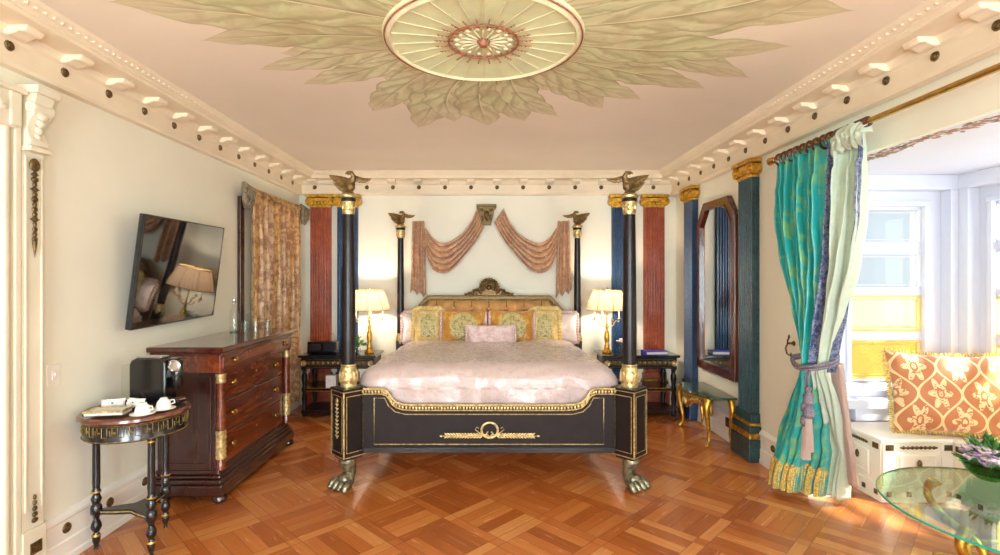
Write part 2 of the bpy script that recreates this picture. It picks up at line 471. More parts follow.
def curve(pts, t):
    """Catmull-Rom through points, t in 0..1"""
    n = len(pts)-1; f = min(max(t, 0), 1)*n; i = min(int(f), n-1); f -= i
    P = [Vector(pts[max(0, min(n, i+k))]) for k in (-1, 0, 1, 2)]
    return .5*((2*P[1])+(-P[0]+P[2])*f+(2*P[0]-5*P[1]+4*P[2]-P[3])*f*f+(-P[0]+3*P[1]-3*P[2]+P[3])*f**3)
def spl(pts, n): return [curve(pts, k/n) for k in range(n+1)]

# ------------------------------------------------------------------ room shell
XL, XR, YB, YF, H = -2.42, 2.38, 6.5, -1.7, 2.92
BX, BY0, BY1, BH = 3.92, .3, 4.25, 2.45      # bay: outer wall x, near end, far end, ceiling
OY0, OY1, OH = .55, 3.75, 2.40                # opening in the right wall
struct(MB().box(XL-.15, BX+.2, YF-.15, YB+.15, -.1, 0).build('floor', 'parquet', smooth=False))
struct(MB().box(XL-.15, XR+.15, YF-.15, YB+.15, H, H+.1).build('ceiling', 'ceiling_paint', smooth=False))
struct(MB().box(XL-.15, XL, YF-.15, YB+.15, 0, H).build('wall_left', 'wall_paint', smooth=False))
struct(MB().box(XL, XR+.15, YB, YB+.15, 0, H).build('wall_back', 'wall_paint', smooth=False))
struct(MB().box(XR, XR+.15, OY1, YB, 0, H).box(XR, XR+.15, YF-.15, OY0, 0, H).box(XR, XR+.04, OY0, OY1, OH, H).build('wall_right', 'wall_paint', smooth=False))
# wall behind the camera with two tall window openings, added to let in fill light
RW = [(-1.9, -.5), (.5, 1.9)]
m = MB().box(XL, RW[0][0], YF-.15, YF, 0, H).box(RW[0][1], RW[1][0], YF-.15, YF, 0, H).box(RW[1][1], XR, YF-.15, YF, 0, H)
for a, b in RW: m.box(a, b, YF-.15, YF, 2.5, H).box(a, b, YF-.15, YF, 0, .35)
struct(m.build('wall_front', 'wall_paint', smooth=False))

# windows of the bay: list of (axis, lo, hi)
WZ = [(1.895, 2.195), (1.515, 1.825), (1.16, 1.465), (.765, 1.09)]
win_out = [(3.34, 3.97), (2.5, 3.13), (1.66, 2.29), (.82, 1.45)]
WZ0, WZ1 = .74, 2.215
m = MB()
ys = [BY0]+[v for w in sorted(win_out) for v in w]+[BY1]
for k in range(0, len(ys), 2): m.box(BX, BX+.15, ys[k], ys[k+1], 0, BH)
for a, b in win_out: m.box(BX, BX+.15, a, b, 0, WZ0).box(BX, BX+.15, a, b, WZ1, BH)
struct(m.build('wall_bay_outer', 'bay_paint', smooth=False))
W1 = (3.0, 3.63)
struct(MB().box(XR+.15, W1[0], BY1, BY1+.15, 0, BH).box(W1[1], BX+.15, BY1, BY1+.15, 0, BH).box(W1[0], W1[1], BY1, BY1+.15, 0, WZ0)
       .box(W1[0], W1[1], BY1, BY1+.15, WZ1, BH).build('wall_bay_end', 'bay_paint', smooth=False))
struct(MB().box(XR+.15, BX+.15, BY0-.15, BY0, 0, BH).build('wall_bay_near', 'bay_paint', smooth=False))
struct(MB().box(XR+.15, BX+.15, BY0-.15, BY1+.15, BH, BH+.1).box(XR+.04, XR+.15, OY0, OY1, BH, BH+.1).build('ceiling_bay', 'bay_paint', smooth=False))

wn = [0]
def bay_window(lo, hi, mt):
    """window in local coords: x along, y=0 inner wall face (outside = +y), z up"""
    wn[0] += 1
    root = struct(bpy.data.objects.new('window_%d' % wn[0], None)); COL.objects.link(root)
    w = hi-lo
    def B(mb, name, mat, **k): return mb.build(name, mat, root, **k)
    # casing: pilaster strips either side and a head board with recessed shadow step
    m = MB()
    m.box(lo-.12, lo-.05, -.10, 0, .62, 2.33, mt).box(hi+.12, hi+.19, -.10, 0, .47, 2.33, mt) if False else None
    m.box(lo-.03, lo+.012, -.02, .09, WZ0-.03, WZ1+.03, mt).box(hi-.012, hi+.03, -.02, .09, WZ0-.03, WZ1+.03, mt)
    m.box(lo-.034, hi+.034, -.026, .094, WZ1-.008, WZ1+.034, mt).box(lo-.05, hi+.05, -.05, .10, WZ0-.06, WZ0, mt)
    zs = [WZ0]+[z for p in reversed(WZ) for z in p]+[WZ1]
    for k in range(0, len(zs), 2): m.box(lo, hi, .02, .06, zs[k], zs[k+1], mt)
    B(m, 'window_frame', 'bay_paint', smooth=False, bevel=.004)
    for k, (a, b) in enumerate(WZ):
        pm = ('pane_clear', 'pane_clear', 'pane_gold', 'pane_amber')[k]
        g = B(MB().box(lo+.03, hi-.03, .036, .042, a+.012, b-.012, mt), 'pane', pm, smooth=False)
        # leaded gilded border
        fr = MB()
        o = [(lo, a), (hi, a), (hi, b), (lo, b)]; t = .016
        i_ = [(lo+t, a+t), (hi-t, a+t), (hi-t, b-t), (lo+t, b-t)]
        fr.ringprism(o, i_, .02, .05, 'y', mt)
        t2 = .034; t3 = .040
        fr.ringprism([(lo+t2, a+t2), (hi-t2, a+t2), (hi-t2, b-t2), (lo+t2, b-t2)], [(lo+t3, a+t3), (hi-t3, a+t3), (hi-t3, b-t3), (lo+t3, b-t3)], .032, .046, 'y', mt)
        for (p, q) in zip([(lo+t, a+t), (hi-t, a+t), (hi-t, b-t), (lo+t, b-t)], [(lo+t2, a+t2), (hi-t2, a+t2), (hi-t2, b-t2), (lo+t2, b-t2)]):
            fr.tube([mt @ Vector((p[0], .039, p[1])), mt @ Vector((q[0], .039, q[1]))], .003, 4)
        B(fr, 'pane_border', 'bay_paint' if k < 2 else 'gold_came', smooth=False)
    return root
bay_window(W1[0], W1[1], T(0, BY1, 0))
MO = T(BX, 0, 0) @ R(-PI/2)      # local x -> -Y world ; local y(+) -> +X
for a, b in win_out: bay_window(-b, -a, MO)
# bay casing bands: raised head band, pilaster strips and sill boxes
m = MB()
m.box(XR+.15, BX, BY1-.10, BY1, 2.33, BH).box(3.76, BX, BY1-.10, BY1, .45, 2.33).box(XR+.15, 2.9, BY1-.10, BY1, .45, 2.33)
m.box(XR+.15, BX, BY1-.14, BY1, .55, .62).box(W1[0]-.03, W1[1]+.05, BY1-.12, BY1, .45, .6)
ybb = [4.15]+[v for w in win_out for v in (w[1]+.10, w[0]-.10)]+[BY0]
m.box(BX-.10, BX, BY0, BY1, 2.33, BH).box(BX-.12, BX, BY0, BY1, .45, .6)
for k in range(0, len(ybb), 2): m.box(BX-.10, BX, min(ybb[k], ybb[k+1]), max(ybb[k], ybb[k+1]), .45, 2.33)
struct(m.build('trim_1', 'bay_paint', smooth=False, bevel=.006))
# frames and panes for the unseen rear openings added for fill
for a, b in RW:
    wn[0] += 1
    root = struct(bpy.data.objects.new('window_%d' % wn[0], None)); COL.objects.link(root)
    m = MB().box(a, a+.06, YF-.1, YF+.02, .35, 2.5).box(b-.06, b, YF-.1, YF+.02, .35, 2.5).box(a, b, YF-.1, YF+.02, 2.44, 2.5).box(a, b, YF-.1, YF+.04, .35, .41)
    m.box((a+b)/2-.03, (a+b)/2+.03, YF-.08, YF-.02, .41, 2.44).box(a, b, YF-.08, YF-.02, 1.7, 1.74)
    m.build('window_frame', 'trim_white', root, smooth=False)
    MB().box(a+.05, b-.05, YF-.06, YF-.05, .4, 2.45).build('pane', 'pane_clear', root, smooth=False)

# ---- cornice along left, back and right walls
FZ = .05   # frieze stands this far in front of the wall
prof = [(-.06, 2.66), (.0, 2.66), (.012, 2.675), (.012, 2.695), (0, 2.70), (0, 2.785), (.02, 2.80), (.03, 2.82), (.045, 2.835), (.17, 2.838), (.19, 2.84), (.19, 2.862),
        (.2, 2.866), (.2, 2.876), (.215, 2.885), (.235, 2.905), (.245, 2.92), (-.06, 2.92)]
def cornice(name, p0, p1, nrm, dots, dotz=2.757):
    """p0->p1 frieze plane line on plan, nrm inward unit"""
    p0 = Vector(p0+(0,)); p1 = Vector(p1+(0,)); n = Vector(nrm+(0,)); t = (p1-p0).normalized()
    vs = [p + n*d + Vector((0, 0, z)) for p in (p0, p1) for d, z in prof]; k = len(prof)
    fs = [(i, (i+1) % k, k+(i+1) % k, k+i) for i in range(k)]
    root = struct(MB().add(vs, fs).build(name, 'frieze_paint', smooth=False))
    L = (p1-p0).length
    eg = MB()
    for q in range(int(L/.05)):
        c = p0+t*(.05*q+.02)+n*.216+Vector((0, 0, 2.892))
        eg.ell(c, (.014, .014, .009), 6, 4)
    eg.build('egg_molding', 'frieze_paint', root)
    fx = Matrix((( t.x, n.x, 0, 0), (t.y, n.y, 0, 0), (0, 0, 1, 0), (0, 0, 0, 1)))
    pr = [(.0, 2.80), (.04, 2.792), (.07, 2.802), (.09, 2.812), (.115, 2.808), (.13, 2.818), (.135, 2.84), (0, 2.84)]
    br = MB().prism(pr, -.05, .05, 'x')
    md = MB().lathe([(.0, .008), (.008, .011), (.014, .006), (.022, .009), (.026, 0), (.026, -.004)], 14, mt=R(PI/2, 'X') @ Matrix.Identity(4))
    brm = dtm = None
    for q in dots:
        pos = p0+t*q
        mt = Matrix.Translation(pos) @ fx
        if brm is None:
            brm = br.build('bracket', 'frieze_paint', root, bevel=.006); dtm = md.build('medallion', 'bronze', root)
            dtm['label'] = 'small bronze rosette'
            b, d = brm, dtm
        else:
            b = brm.copy(); d = dtm.copy(); COL.objects.link(b); COL.objects.link(d); b.parent = root; d.parent = root
        b.matrix_local = mt
        d.matrix_local = Matrix.Translation(pos+Vector((0, 0, dotz))) @ fx @ Matrix.Rotation(-PI, 4, 'Z')
    return root
SP = .3295
XLf, XRf, YBf = XL+FZ, XR-.07, YB-FZ
dl = [2.518+SP*k for k in range(-3, 12) if 2.518+SP*k < YBf-.15]
cornice('trim_2', (XLf, YF), (XLf, YBf), (1, 0), [v-YF for v in dl])
dr = [2.315+.3245*k for k in range(-3, 13) if 2.315+.3245*k < YBf-.15]
cornice('trim_3', (XRf, YBf), (XRf, YF), (-1, 0), [YBf-v for v in dr])
db = [.102+SP*k for k in range(-7, 8) if -2.3 < .102+SP*k < 2.25]
cornice('trim_4', (XLf, YBf), (XRf, YBf), (0, -1), [v-XLf for v in db])

# ---- baseboards
def baseboard(name, segs, nrm, along, dots, h=.29):
    m = MB(); n = Vector(nrm+(0,)); root = None
    pr = [(0, 0), (.03, 0), (.03, .035), (.024, .045), (.024, .12), (.018, .13), (.018, .235), (.026, .245), (.026, .262), (.012, .28), (0, .29)]
    for p0, p1 in segs:
        p0 = Vector(p0+(0,)); p1 = Vector(p1+(0,)); k = len(pr)
        vs = [p+n*d+Vector((0, 0, z)) for p in (p0, p1) for d, z in pr]
        m.add(vs, [(i, (i+1) % k, k+(i+1) % k, k+i) for i in range(k)]+[tuple(range(k)), tuple(range(k, 2*k))])
    root = struct(m.build(name, 'trim_white', smooth=False))
    d0 = MB().lathe([(0, .006), (.01, .010), (.018, .004), (.026, .007), (.03, 0), (.03, -.003)], 14, mt=R(PI/2, 'X')).build('medallion', 'bronze', root) if dots else None
    for i, p in enumerate(dots):
        d = d0 if i == 0 else d0.copy()
        if i: COL.objects.link(d); d.parent = root
        d.matrix_local = Matrix.Translation(Vector((p[0], p[1], .19))+n*.019) @ Matrix.Rotation(math.atan2(n.y, n.x)+PI/2, 4, 'Z')
baseboard('baseboard_left', [((XL, 2.74), (XL, YB))], (1, 0), 'y', [(XL, 2.9+.33*k) for k in range(3)])
baseboard('baseboard_back', [((XL, YB), (XR, YB))], (0, -1), 'x', [(-1.3, YB), (1.3, YB)])
baseboard('baseboard_right', [((XR, OY1), (XR, YB))], (-1, 0), 'y', [(XR, 3.9), (XR, 4.24)])

# ------------------------------------------------------------------ doorway at left front
door = struct(bpy.data.objects.new('door_1', None)); COL.objects.link(door)
m = MB()
m.box(XL, XL+.04, 2.56, 2.60, 0, 2.56).box(XL, XL+.02, 2.53, 2.56, 0, 2.56).box(XL, XL+.045, 2.50, 2.53, 0, 2.50).box(XL, XL+.02, 2.35, 2.50, 0, 2.50)
m.box(XL, XL+.05, 1.35, 1.49, 0, 2.56)
m.build('door_casing', 'trim_door', door, smooth=False, bevel=.008)
MB().box(XL, XL+.015, 1.49, 2.35, 0, 2.36).box(XL+.015, XL+.028, 1.6, 2.25, .3, 1.0).box(XL+.015, XL+.028, 1.6, 2.25, 1.1, 2.2).build('door_leaf', 'trim_cream', door, smooth=False, bevel=.005)
m = MB().box(XL, XL+.05, 1.3, 2.56, 2.36, 2.54).box(XL, XL+.075, 1.25, 2.60, 2.54, 2.565).box(XL, XL+.06, 2.52, 2.58, 2.37, 2.54)
m.build('door_head', 'trim_door', door, smooth=False, bevel=.006)
m = MB()
for k in range(7):
    y = 2.48-.07*k
    m.ell((XL+.055, y, 2.45+.02*sin(k*2.1)), (.012, .028, .018), 8, 6)
    m.tube([(XL+.075, y-.03, 2.45), (XL+.08, y-.045, 2.475), (XL+.075, y-.06, 2.45)], .008, 6)
m.build('carved_frieze', 'trim_door', door)
ps = struct(bpy.data.objects.new('trim_5', None)); COL.objects.link(ps); ps.location = (0, -.075, 0)
m = MB().box(XL, XL+.035, 2.68, 2.81, .3, 2.27).box(XL, XL+.045, 2.675, 2.815, 0, .3)
m.box(XL+.035, XL+.042, 2.69, 2.705, .4, 2.24).box(XL+.035, XL+.042, 2.785, 2.80, .4, 2.24)
m.build('strip', 'trim_door', ps, smooth=False, bevel=.005)
# scroll corbel
pts = [(XL, 2.56), (XL+.10, 2.56), (XL+.10, 2.54), (XL+.09, 2.52), (XL+.095, 2.49), (XL+.085, 2.45), (XL+.06, 2.42), (XL+.05, 2.38), (XL+.055, 2.35), (XL+.07, 2.325), (XL+.065, 2.30), (XL+.045, 2.285), (XL, 2.285)]
m = MB()
m.prism([(a, b) for a, b in pts], 2.69, 2.80, 'y')
m.box(XL, XL+.12, 2.675, 2.815, 2.56, 2.60)
m.box(XL, XL+.08, 2.68, 2.81, 2.265, 2.29)
m.lathe([(.025, -.005), (.03, 0), (.03, .12), (.025, .125)], 16, mt=T(XL+.07, 2.685, 2.49) @ R(-PI/2, 'X'))
for k in range(4): m.ell((XL+.085-.01*k, 2.745, 2.45-.035*k), (.015, .035-.005*k, .02), 10, 6)
m.build('corbel', 'trim_door', ps, bevel=.004)
m = MB()
z = 2.20
m.ell((XL+.045, 2.742, 2.20), (.012, .03, .035))
for k in range(14):
    zz = 2.15-k*.026; w = (.016, .024, .012, .02)[k % 4]*(1-k*.025)
    m.ell((XL+.045, 2.742, zz), (.009, w, .016), 8, 6)
    if k % 3 == 0: m.ell((XL+.045, 2.742, zz), (.007, w*1.6, .006), 8, 6)
m.lathe([(.0, -.09), (.008, -.03), (.012, 0)], 8, c=(XL+.045, 2.742, 1.80))
m.build('gilded_drop', 'bronze', ps)
m = MB()
for k in range(5): m.ell((XL+.045, 2.742, .345+k*.03), (.008, .02-.003*k, .014), 8, 6)
m.build('plinth_ornament', 'bronze', ps)
MB().box(XL+.045, XL+.051, 2.715, 2.78, .17, .23).box(XL+.051, XL+.056, 2.73, 2.765, .185, .215).build('plinth_plaque', 'bronze', ps, smooth=False)

# ------------------------------------------------------------------ pilasters
def pilaster(name_label, loc, rz, mat, base_mat, H0=2.66, wdt=.25):
    t = thing('pilaster', name_label, 'pilaster', loc, rz, 'fluted marbled pilasters')
    w = wdt/2; zt = H0-.15
    # shaft polygon (plan, front = -y)
    pts = [(-w, 0)]; n = 7; d = .065
    pts.append((-w, -d)); seg = (2*w-.02)/n
    for k in range(n):
        x0 = -w+.01+seg*k; pts.append((x0+seg*.16, -d))
        for a in range(1, 6): pts.append((x0+seg*.5-cos(a*PI/6)*seg*.34, -d+sin(a*PI/6)*.016))
        pts.append((x0+seg*.84, -d))
    pts += [(w, -d), (w, 0)]
    MB().prism(pts, .42, zt, 'z').build('shaft', mat, t, ang=25)
    # side flutes as shallow grooves: three raised fillets either side
    m = MB()
    for sx in (-1, 1):
        for yy in (-.052, -.033, -.014): m.box(sx*w-.003, sx*w+.003, yy-.005, yy+.005, .44, zt-.02)
    m.build('fillet', mat, t, smooth=False)
    m = MB().box(-w-.05, w+.05, -d-.05, 0, 0, .20).box(-w-.04, w+.04, -d-.04, 0, .25, .31).box(-w-.02, w+.02, -d-.02, 0, .34, .42)
    m.build('base', base_mat, t, smooth=False, bevel=.008)
    m = MB().box(-w-.045, w+.045, -d-.045, 0, .2, .25).box(-w-.032, w+.032, -d-.032, 0, .31, .34)
    m.build('gilt_band', 'gilt', t, smooth=False, bevel=.008)
    # ionic capital with volutes
    m = MB()
    z0 = zt
    m.box(-w-.005, w+.005, -d-.01, 0, z0-.01, z0+.04)
    for k in range(6): m.ell((-w+.025+(2*w-.05)*k/5, -d-.012, z0+.045), (.02, .014, .022), 8, 6)
    m.box(-w-.02, w+.02, -d-.02, 0, z0+.06, z0+.11)
    for sx in (-1, 1):
        for (r, y0) in ((.055, -d-.03), (.036, -d-.04), (.018, -d-.05)):
            m.lathe([(r*.9, 0), (r, .01), (r, -y0)], 18, mt=T(sx*(w+.002), 0, z0+.065) @ R(PI/2, 'X') @ T(0, 0, 0) @ Matrix.Diagonal((1, 1, 1, 1)))
    m.box(-w-.045, w+.045, -d-.045, 0, z0+.115, z0+.15)
    m.build('capital', 'gilt', t, bevel=.004)
    return t
pilaster('red marbled pilaster on back wall left of the bed, nearest left corner', (-2.13, YB-.0015, 0), 0, 'red_marble', 'red_marble')
pilaster('blue marbled pilaster on back wall behind the left front bedpost', (-1.79, YB-.0015, 0), 0, 'blue_marble', 'blue_marble')
pilaster('blue marbled pilaster on back wall behind the right front bedpost', (1.685, YB-.0015, 0), 0, 'blue_marble', 'blue_marble')
pilaster('red marbled pilaster on back wall above the right nightstand', (2.09, YB-.0015, 0), 0, 'red_marble', 'red_marble')
pilaster('blue pilaster on right wall between back corner and the tall mirror', (XR-.0015, 5.93, 0), -PI/2, 'blue_marble', 'blue_marble')
pilaster('teal-blue pilaster on right wall between tall mirror and teal curtain', (XR-.0015, 4.61, 0), -PI/2, 'teal_marble', 'teal_marble')

# ------------------------------------------------------------------ ceiling medallion and mural
CX, CY = -.03, 2.80
cm = thing('ceiling_medallion', 'round pale green parasol-like medallion with ribs at centre of ceiling', 'ceiling medallion', (CX, CY, H))
MB().lathe([(.0, -.004), (.2, -.006), (.50, -.020), (.52, -.0)], 72).build('disc', 'medallion_paint', cm)
m = MB().lathe([(.50, 0), (.50, -.024), (.508, -.034), (.518, -.03), (.526, -.022), (.545, -.018), (.548, 0)], 96, cap=False)
m.build('rim', 'medallion_cream', cm)
MB().tube([(.536*cos(2*PI*k/96), .536*sin(2*PI*k/96), -.022) for k in range(96)], .004, 6, closed=True).build('rim_line', 'terracotta', cm)
m = MB()
for k in range(24):
    a = 2*PI*(k+.0)/24+PI/24*0
    m.tube([(.1*cos(a), .1*sin(a), -.009), (.3*cos(a), .3*sin(a), -.016), (.5*cos(a), .5*sin(a), -.026)], .0026, 6)
m.build('ribs', 'medallion_cream', cm)
m = MB().tube([(.19*cos(2*PI*k/48), .19*sin(2*PI*k/48), -.018) for k in range(48)], .007, 6, closed=True)
for k in range(24):
    a = 2*PI*(k+.5)/24; L = .27
    m.tube([(.165*cos(a), .165*sin(a), -.02), (L*.8*cos(a), L*.8*sin(a), -.022), (L*cos(a), L*sin(a), -.022)], [.004, .003, .002], 5)
    for rr in (.212, .235, .255): m.ell((rr*cos(a), rr*sin(a), -.024), (.006, .006, .005), 6, 4)
m.lathe([(0, -.045), (.02, -.04), (.032, -.02), (.035, -.008)], 14)
m.build('rosette_ring', 'terracotta', cm)
m = MB()
for k in range(16):
    a = 2*PI*k/16
    m.ell((0, 0, 0), (.055, .008, .006), 10, 6, mt=R(a) @ T(.09, 0, -.014))
    m.ell((0, 0, 0), (.018, .014, .008), 8, 6, mt=R(a+PI/16) @ T(.148, 0, -.016))
m.build('rosette_petals', 'medallion_cream', cm)

mu = MB()
def leaf(bx, by, tx, ty, w, z, seed, tone, bend=0):
    b = Vector((bx, by)); t = Vector((tx, ty)); d = t-b; L = d.length; n = Vector((-d.y, d.x))/L
    rnd = random.Random(seed); ph = rnd.random()*9
    def fn(u, v):
        c = u*2-1
        prof_ = (sin(PI*min(1, v*.92+.10))**.75)*(1-.15*v) if v < .999 else 0
        prof_ = max(prof_*(1 if v < .88 else max(0, (1-v)/.12)**.6), 0)
        side = 0 if c < 0 else 1
        saw = 1-.15*(.5-.5*cos(2*PI*((v*4.5+ph+side*.4) % 1)**1.8))*abs(c)
        wob = mn.noise(Vector((v*3+ph, side*5, seed)))*.35+1
        off = c*w*prof_*saw*wob
        mid = bend*sin(PI*v)*L
        p = b+d*(v-abs(c)*-.05*0)+n*(off+mid)+d*(abs(c)*.04)
        return (p.x, p.y, z)
    mu.grid(fn, 12, 60, tone=tone)
tips = [(-1.77, 2.42, .25), (-1.56, 2.81, .16), (-1.42, 3.2, .14), (-1.24, 3.43, .14), (-.9, 3.98, .18), (-.61, 4.42, .22), (-.28, 4.25, .2), (0, 4.36, .22), (.29, 4.22, .2), (.55, 4.1, .17), (.86, 3.92, .16),
        (1.1, 3.72, .17), (1.47, 3.51, .17), (1.66, 3.32, .17), (1.68, 2.87, .2), (1.75, 2.5, .24), (1.7, 2.1, .24), (1.5, 1.65, .24), (1.2, 1.35, .24), (.8, 1.1, .22), (.4, 1.0, .22), (0, .95, .22), (-.4, 1.0, .22),
        (-.8, 1.15, .22), (-1.2, 1.35, .24), (-1.5, 1.7, .24), (-1.75, 2.05, .24)]
zz = H-.0012
under = []
for k, (x, y, w) in enumerate(tips):
    x2, y2, _ = tips[(k+1) % len(tips)]
    mx, my = (x+x2)/2, (y+y2)/2; f0 = (.62, .8, .7)[k % 3]
    dx, dy = mx-CX, my-CY; f = f0
    under.append((CX+dx*f, CY+dy*f, .2))
for grp, z0 in ((under, zz), (tips, zz-.001)):
    for k, (x, y, w) in enumerate(grp):
        a = math.atan2(y-CY, x-CX)
        leaf(CX+.45*cos(a+.06), CY+.45*sin(a+.06), x, y, w, z0-.00002*k, k+len(grp)*3, random.random(), random.uniform(-.11, .11))
o = mu.build('ceiling_mural', 'mural_paint')
tag(o, 'painted ring of pale green feathery leaves around the ceiling medallion', 'mural')

# ------------------------------------------------------------------ bed
bed = thing('four_poster_bed', 'black and gilt four-poster bed with eagle finials and paw feet', 'bed', (0, 0, 0))
FY, RY, PX = 3.95, 6.28, 1.088
def eagle(s, sc=1):
    m = MB()
    def X(x, y, z): return (x*s*sc, y*sc, z*sc)
    m.lathe([(.035, 0), (.045, .008), (.03, .02), (.02, .03)], 14)
    m.ell(X(-.012, 0, .075), (.042*sc, .036*sc, .055*sc), mt=None)
    m.ell(X(-.02, -.012, .055), (.036*sc, .034*sc, .036*sc))
    m.tube([X(-.03, -.01, .10), X(-.045, -.02, .135), X(-.03, -.03, .165), X(-.012, -.04, .16)], [.03*sc, .02*sc, .015*sc, .014*sc], 10)
    m.ell(X(-.012, -.045, .158), (.018*sc, .02*sc, .015*sc))
    m.tube([X(-.005, -.06, .157), X(.002, -.072, .15), X(.004, -.074, .14)], [.007*sc, .005*sc, .001], 6)
    for q in (-.018, .018): m.tube([X(q-.01, -.005, .05), X(q-.01, -.012, .01)], [.014*sc, .009*sc], 8)
    # broad outer wing: three feather tiers
    def wing(root, tip, wid, tiers, th, sag=0, n=10):
        root = Vector(root); tip = Vector(tip); d = tip-root
        for j in range(tiers):
            k = 1-.16*j; off = Vector((0, -.004*j, -.010*j))
            def fn(u, v):
                c = u*2-1
                w_ = wid*(1-.2*j)*(sin(PI*min(1, .25+.75*v))**.8 if v < 1 else 0)
                saw = .008*abs(sin(v*PI*6))*(c < 0)
                p = root+d*v*k+off+Vector((0, .012*sin(v*PI), sag*sin(PI*v)+c*w_*.5-saw-.3*w_))
                return p
            f1 = lambda u, v: Vector(fn(u, v))+Vector((0, -th*(1-(u*2-1)**2)*(1-v*.8), 0))
            f2 = lambda u, v: Vector(fn(1-u, v))+Vector((0, th*(1-(u*2-1)**2)*(1-v*.8), 0))
            m.grid(f1, 6, n); m.grid(f2, 6, n)
    wing(X(.0, .0, .115), X(.165, .03, .158), .075*sc, 3, .012*sc)
    wing(X(-.035, 0, .150), X(-.18, .02, .128), .038*sc, 2, .010*sc, -.012*sc)
    wing(X(.01, .02, .06), X(.135, .03, .105), .042*sc, 2, .010*sc, -.014*sc)
    return m
def post(x, y, s, front):
    m = MB()
    zb = .764 if front else .0
    r0 = .052 if front else .042
    prof_ = [(r0, .93), (r0*1.03, 1.2), (r0*.97, 1.6), (r0*.84, 2.13)]
    m.lathe(prof_, 32, (x, y, 0), flute=.07)
    o = m.build('bed_post', 'ebony', bed, ang=80)
    c = MB()
    if front:
        c.lathe([(.062, .768), (.066, .78), (.06, .80), (.07, .83), (.072, .86), (.062, .90), (.055, .925), (.06, .935), (.057, .945)], 28, (x, y, 0))
        for k in range(12):
            a = 2*PI*k/12; c.ell((0, 0, 0), (.013, .018, .05), 8, 8, mt=T(x+.064*cos(a), y+.064*sin(a), .85) @ R(a))
    else:
        c.lathe([(.05, .80), (.055, .83), (.06, .86), (.046, .92)], 24, (x, y, 0))
    c.build('gilt_collar', 'gilt_pale', o)
    c = MB().lathe([(.044, 2.10), (.05, 2.12), (.05, 2.13), (.045, 2.15), (.054, 2.19), (.052, 2.20)], 24, (x, y, 0))
    for k in range(10):
        a = 2*PI*k/10; c.ell((0, 0, 0), (.01, .013, .03), 8, 6, mt=T(x+.046*cos(a), y+.046*sin(a), 2.16) @ R(a))
    c.lathe([(.055, 2.225), (.066, 2.232), (.068, 2.245), (.058, 2.255), (.05, 2.262)], 24, (x, y, 0))
    c.build('gilt_capital', 'gilt_pale', o)
    MB().lathe([(.05, 2.198), (.057, 2.205), (.055, 2.228)], 24, (x, y, 0)).build('capital_neck', 'ebony', o)
    e = eagle(s, .98).build('eagle_finial', 'eagle_bronze', o); e.location = (x, y, 2.26)
    e['label'] = 'bronze eagle with spread wings'
for x, s in ((-PX, -1), (PX, 1)):
    post(x, FY, s, True); post(x, RY, s, False)
    MB().box(x-.05, x+.05, RY-.05, RY+.05, 0, .84).build('rear_leg', 'ebony', bed, smooth=False, bevel=.006)
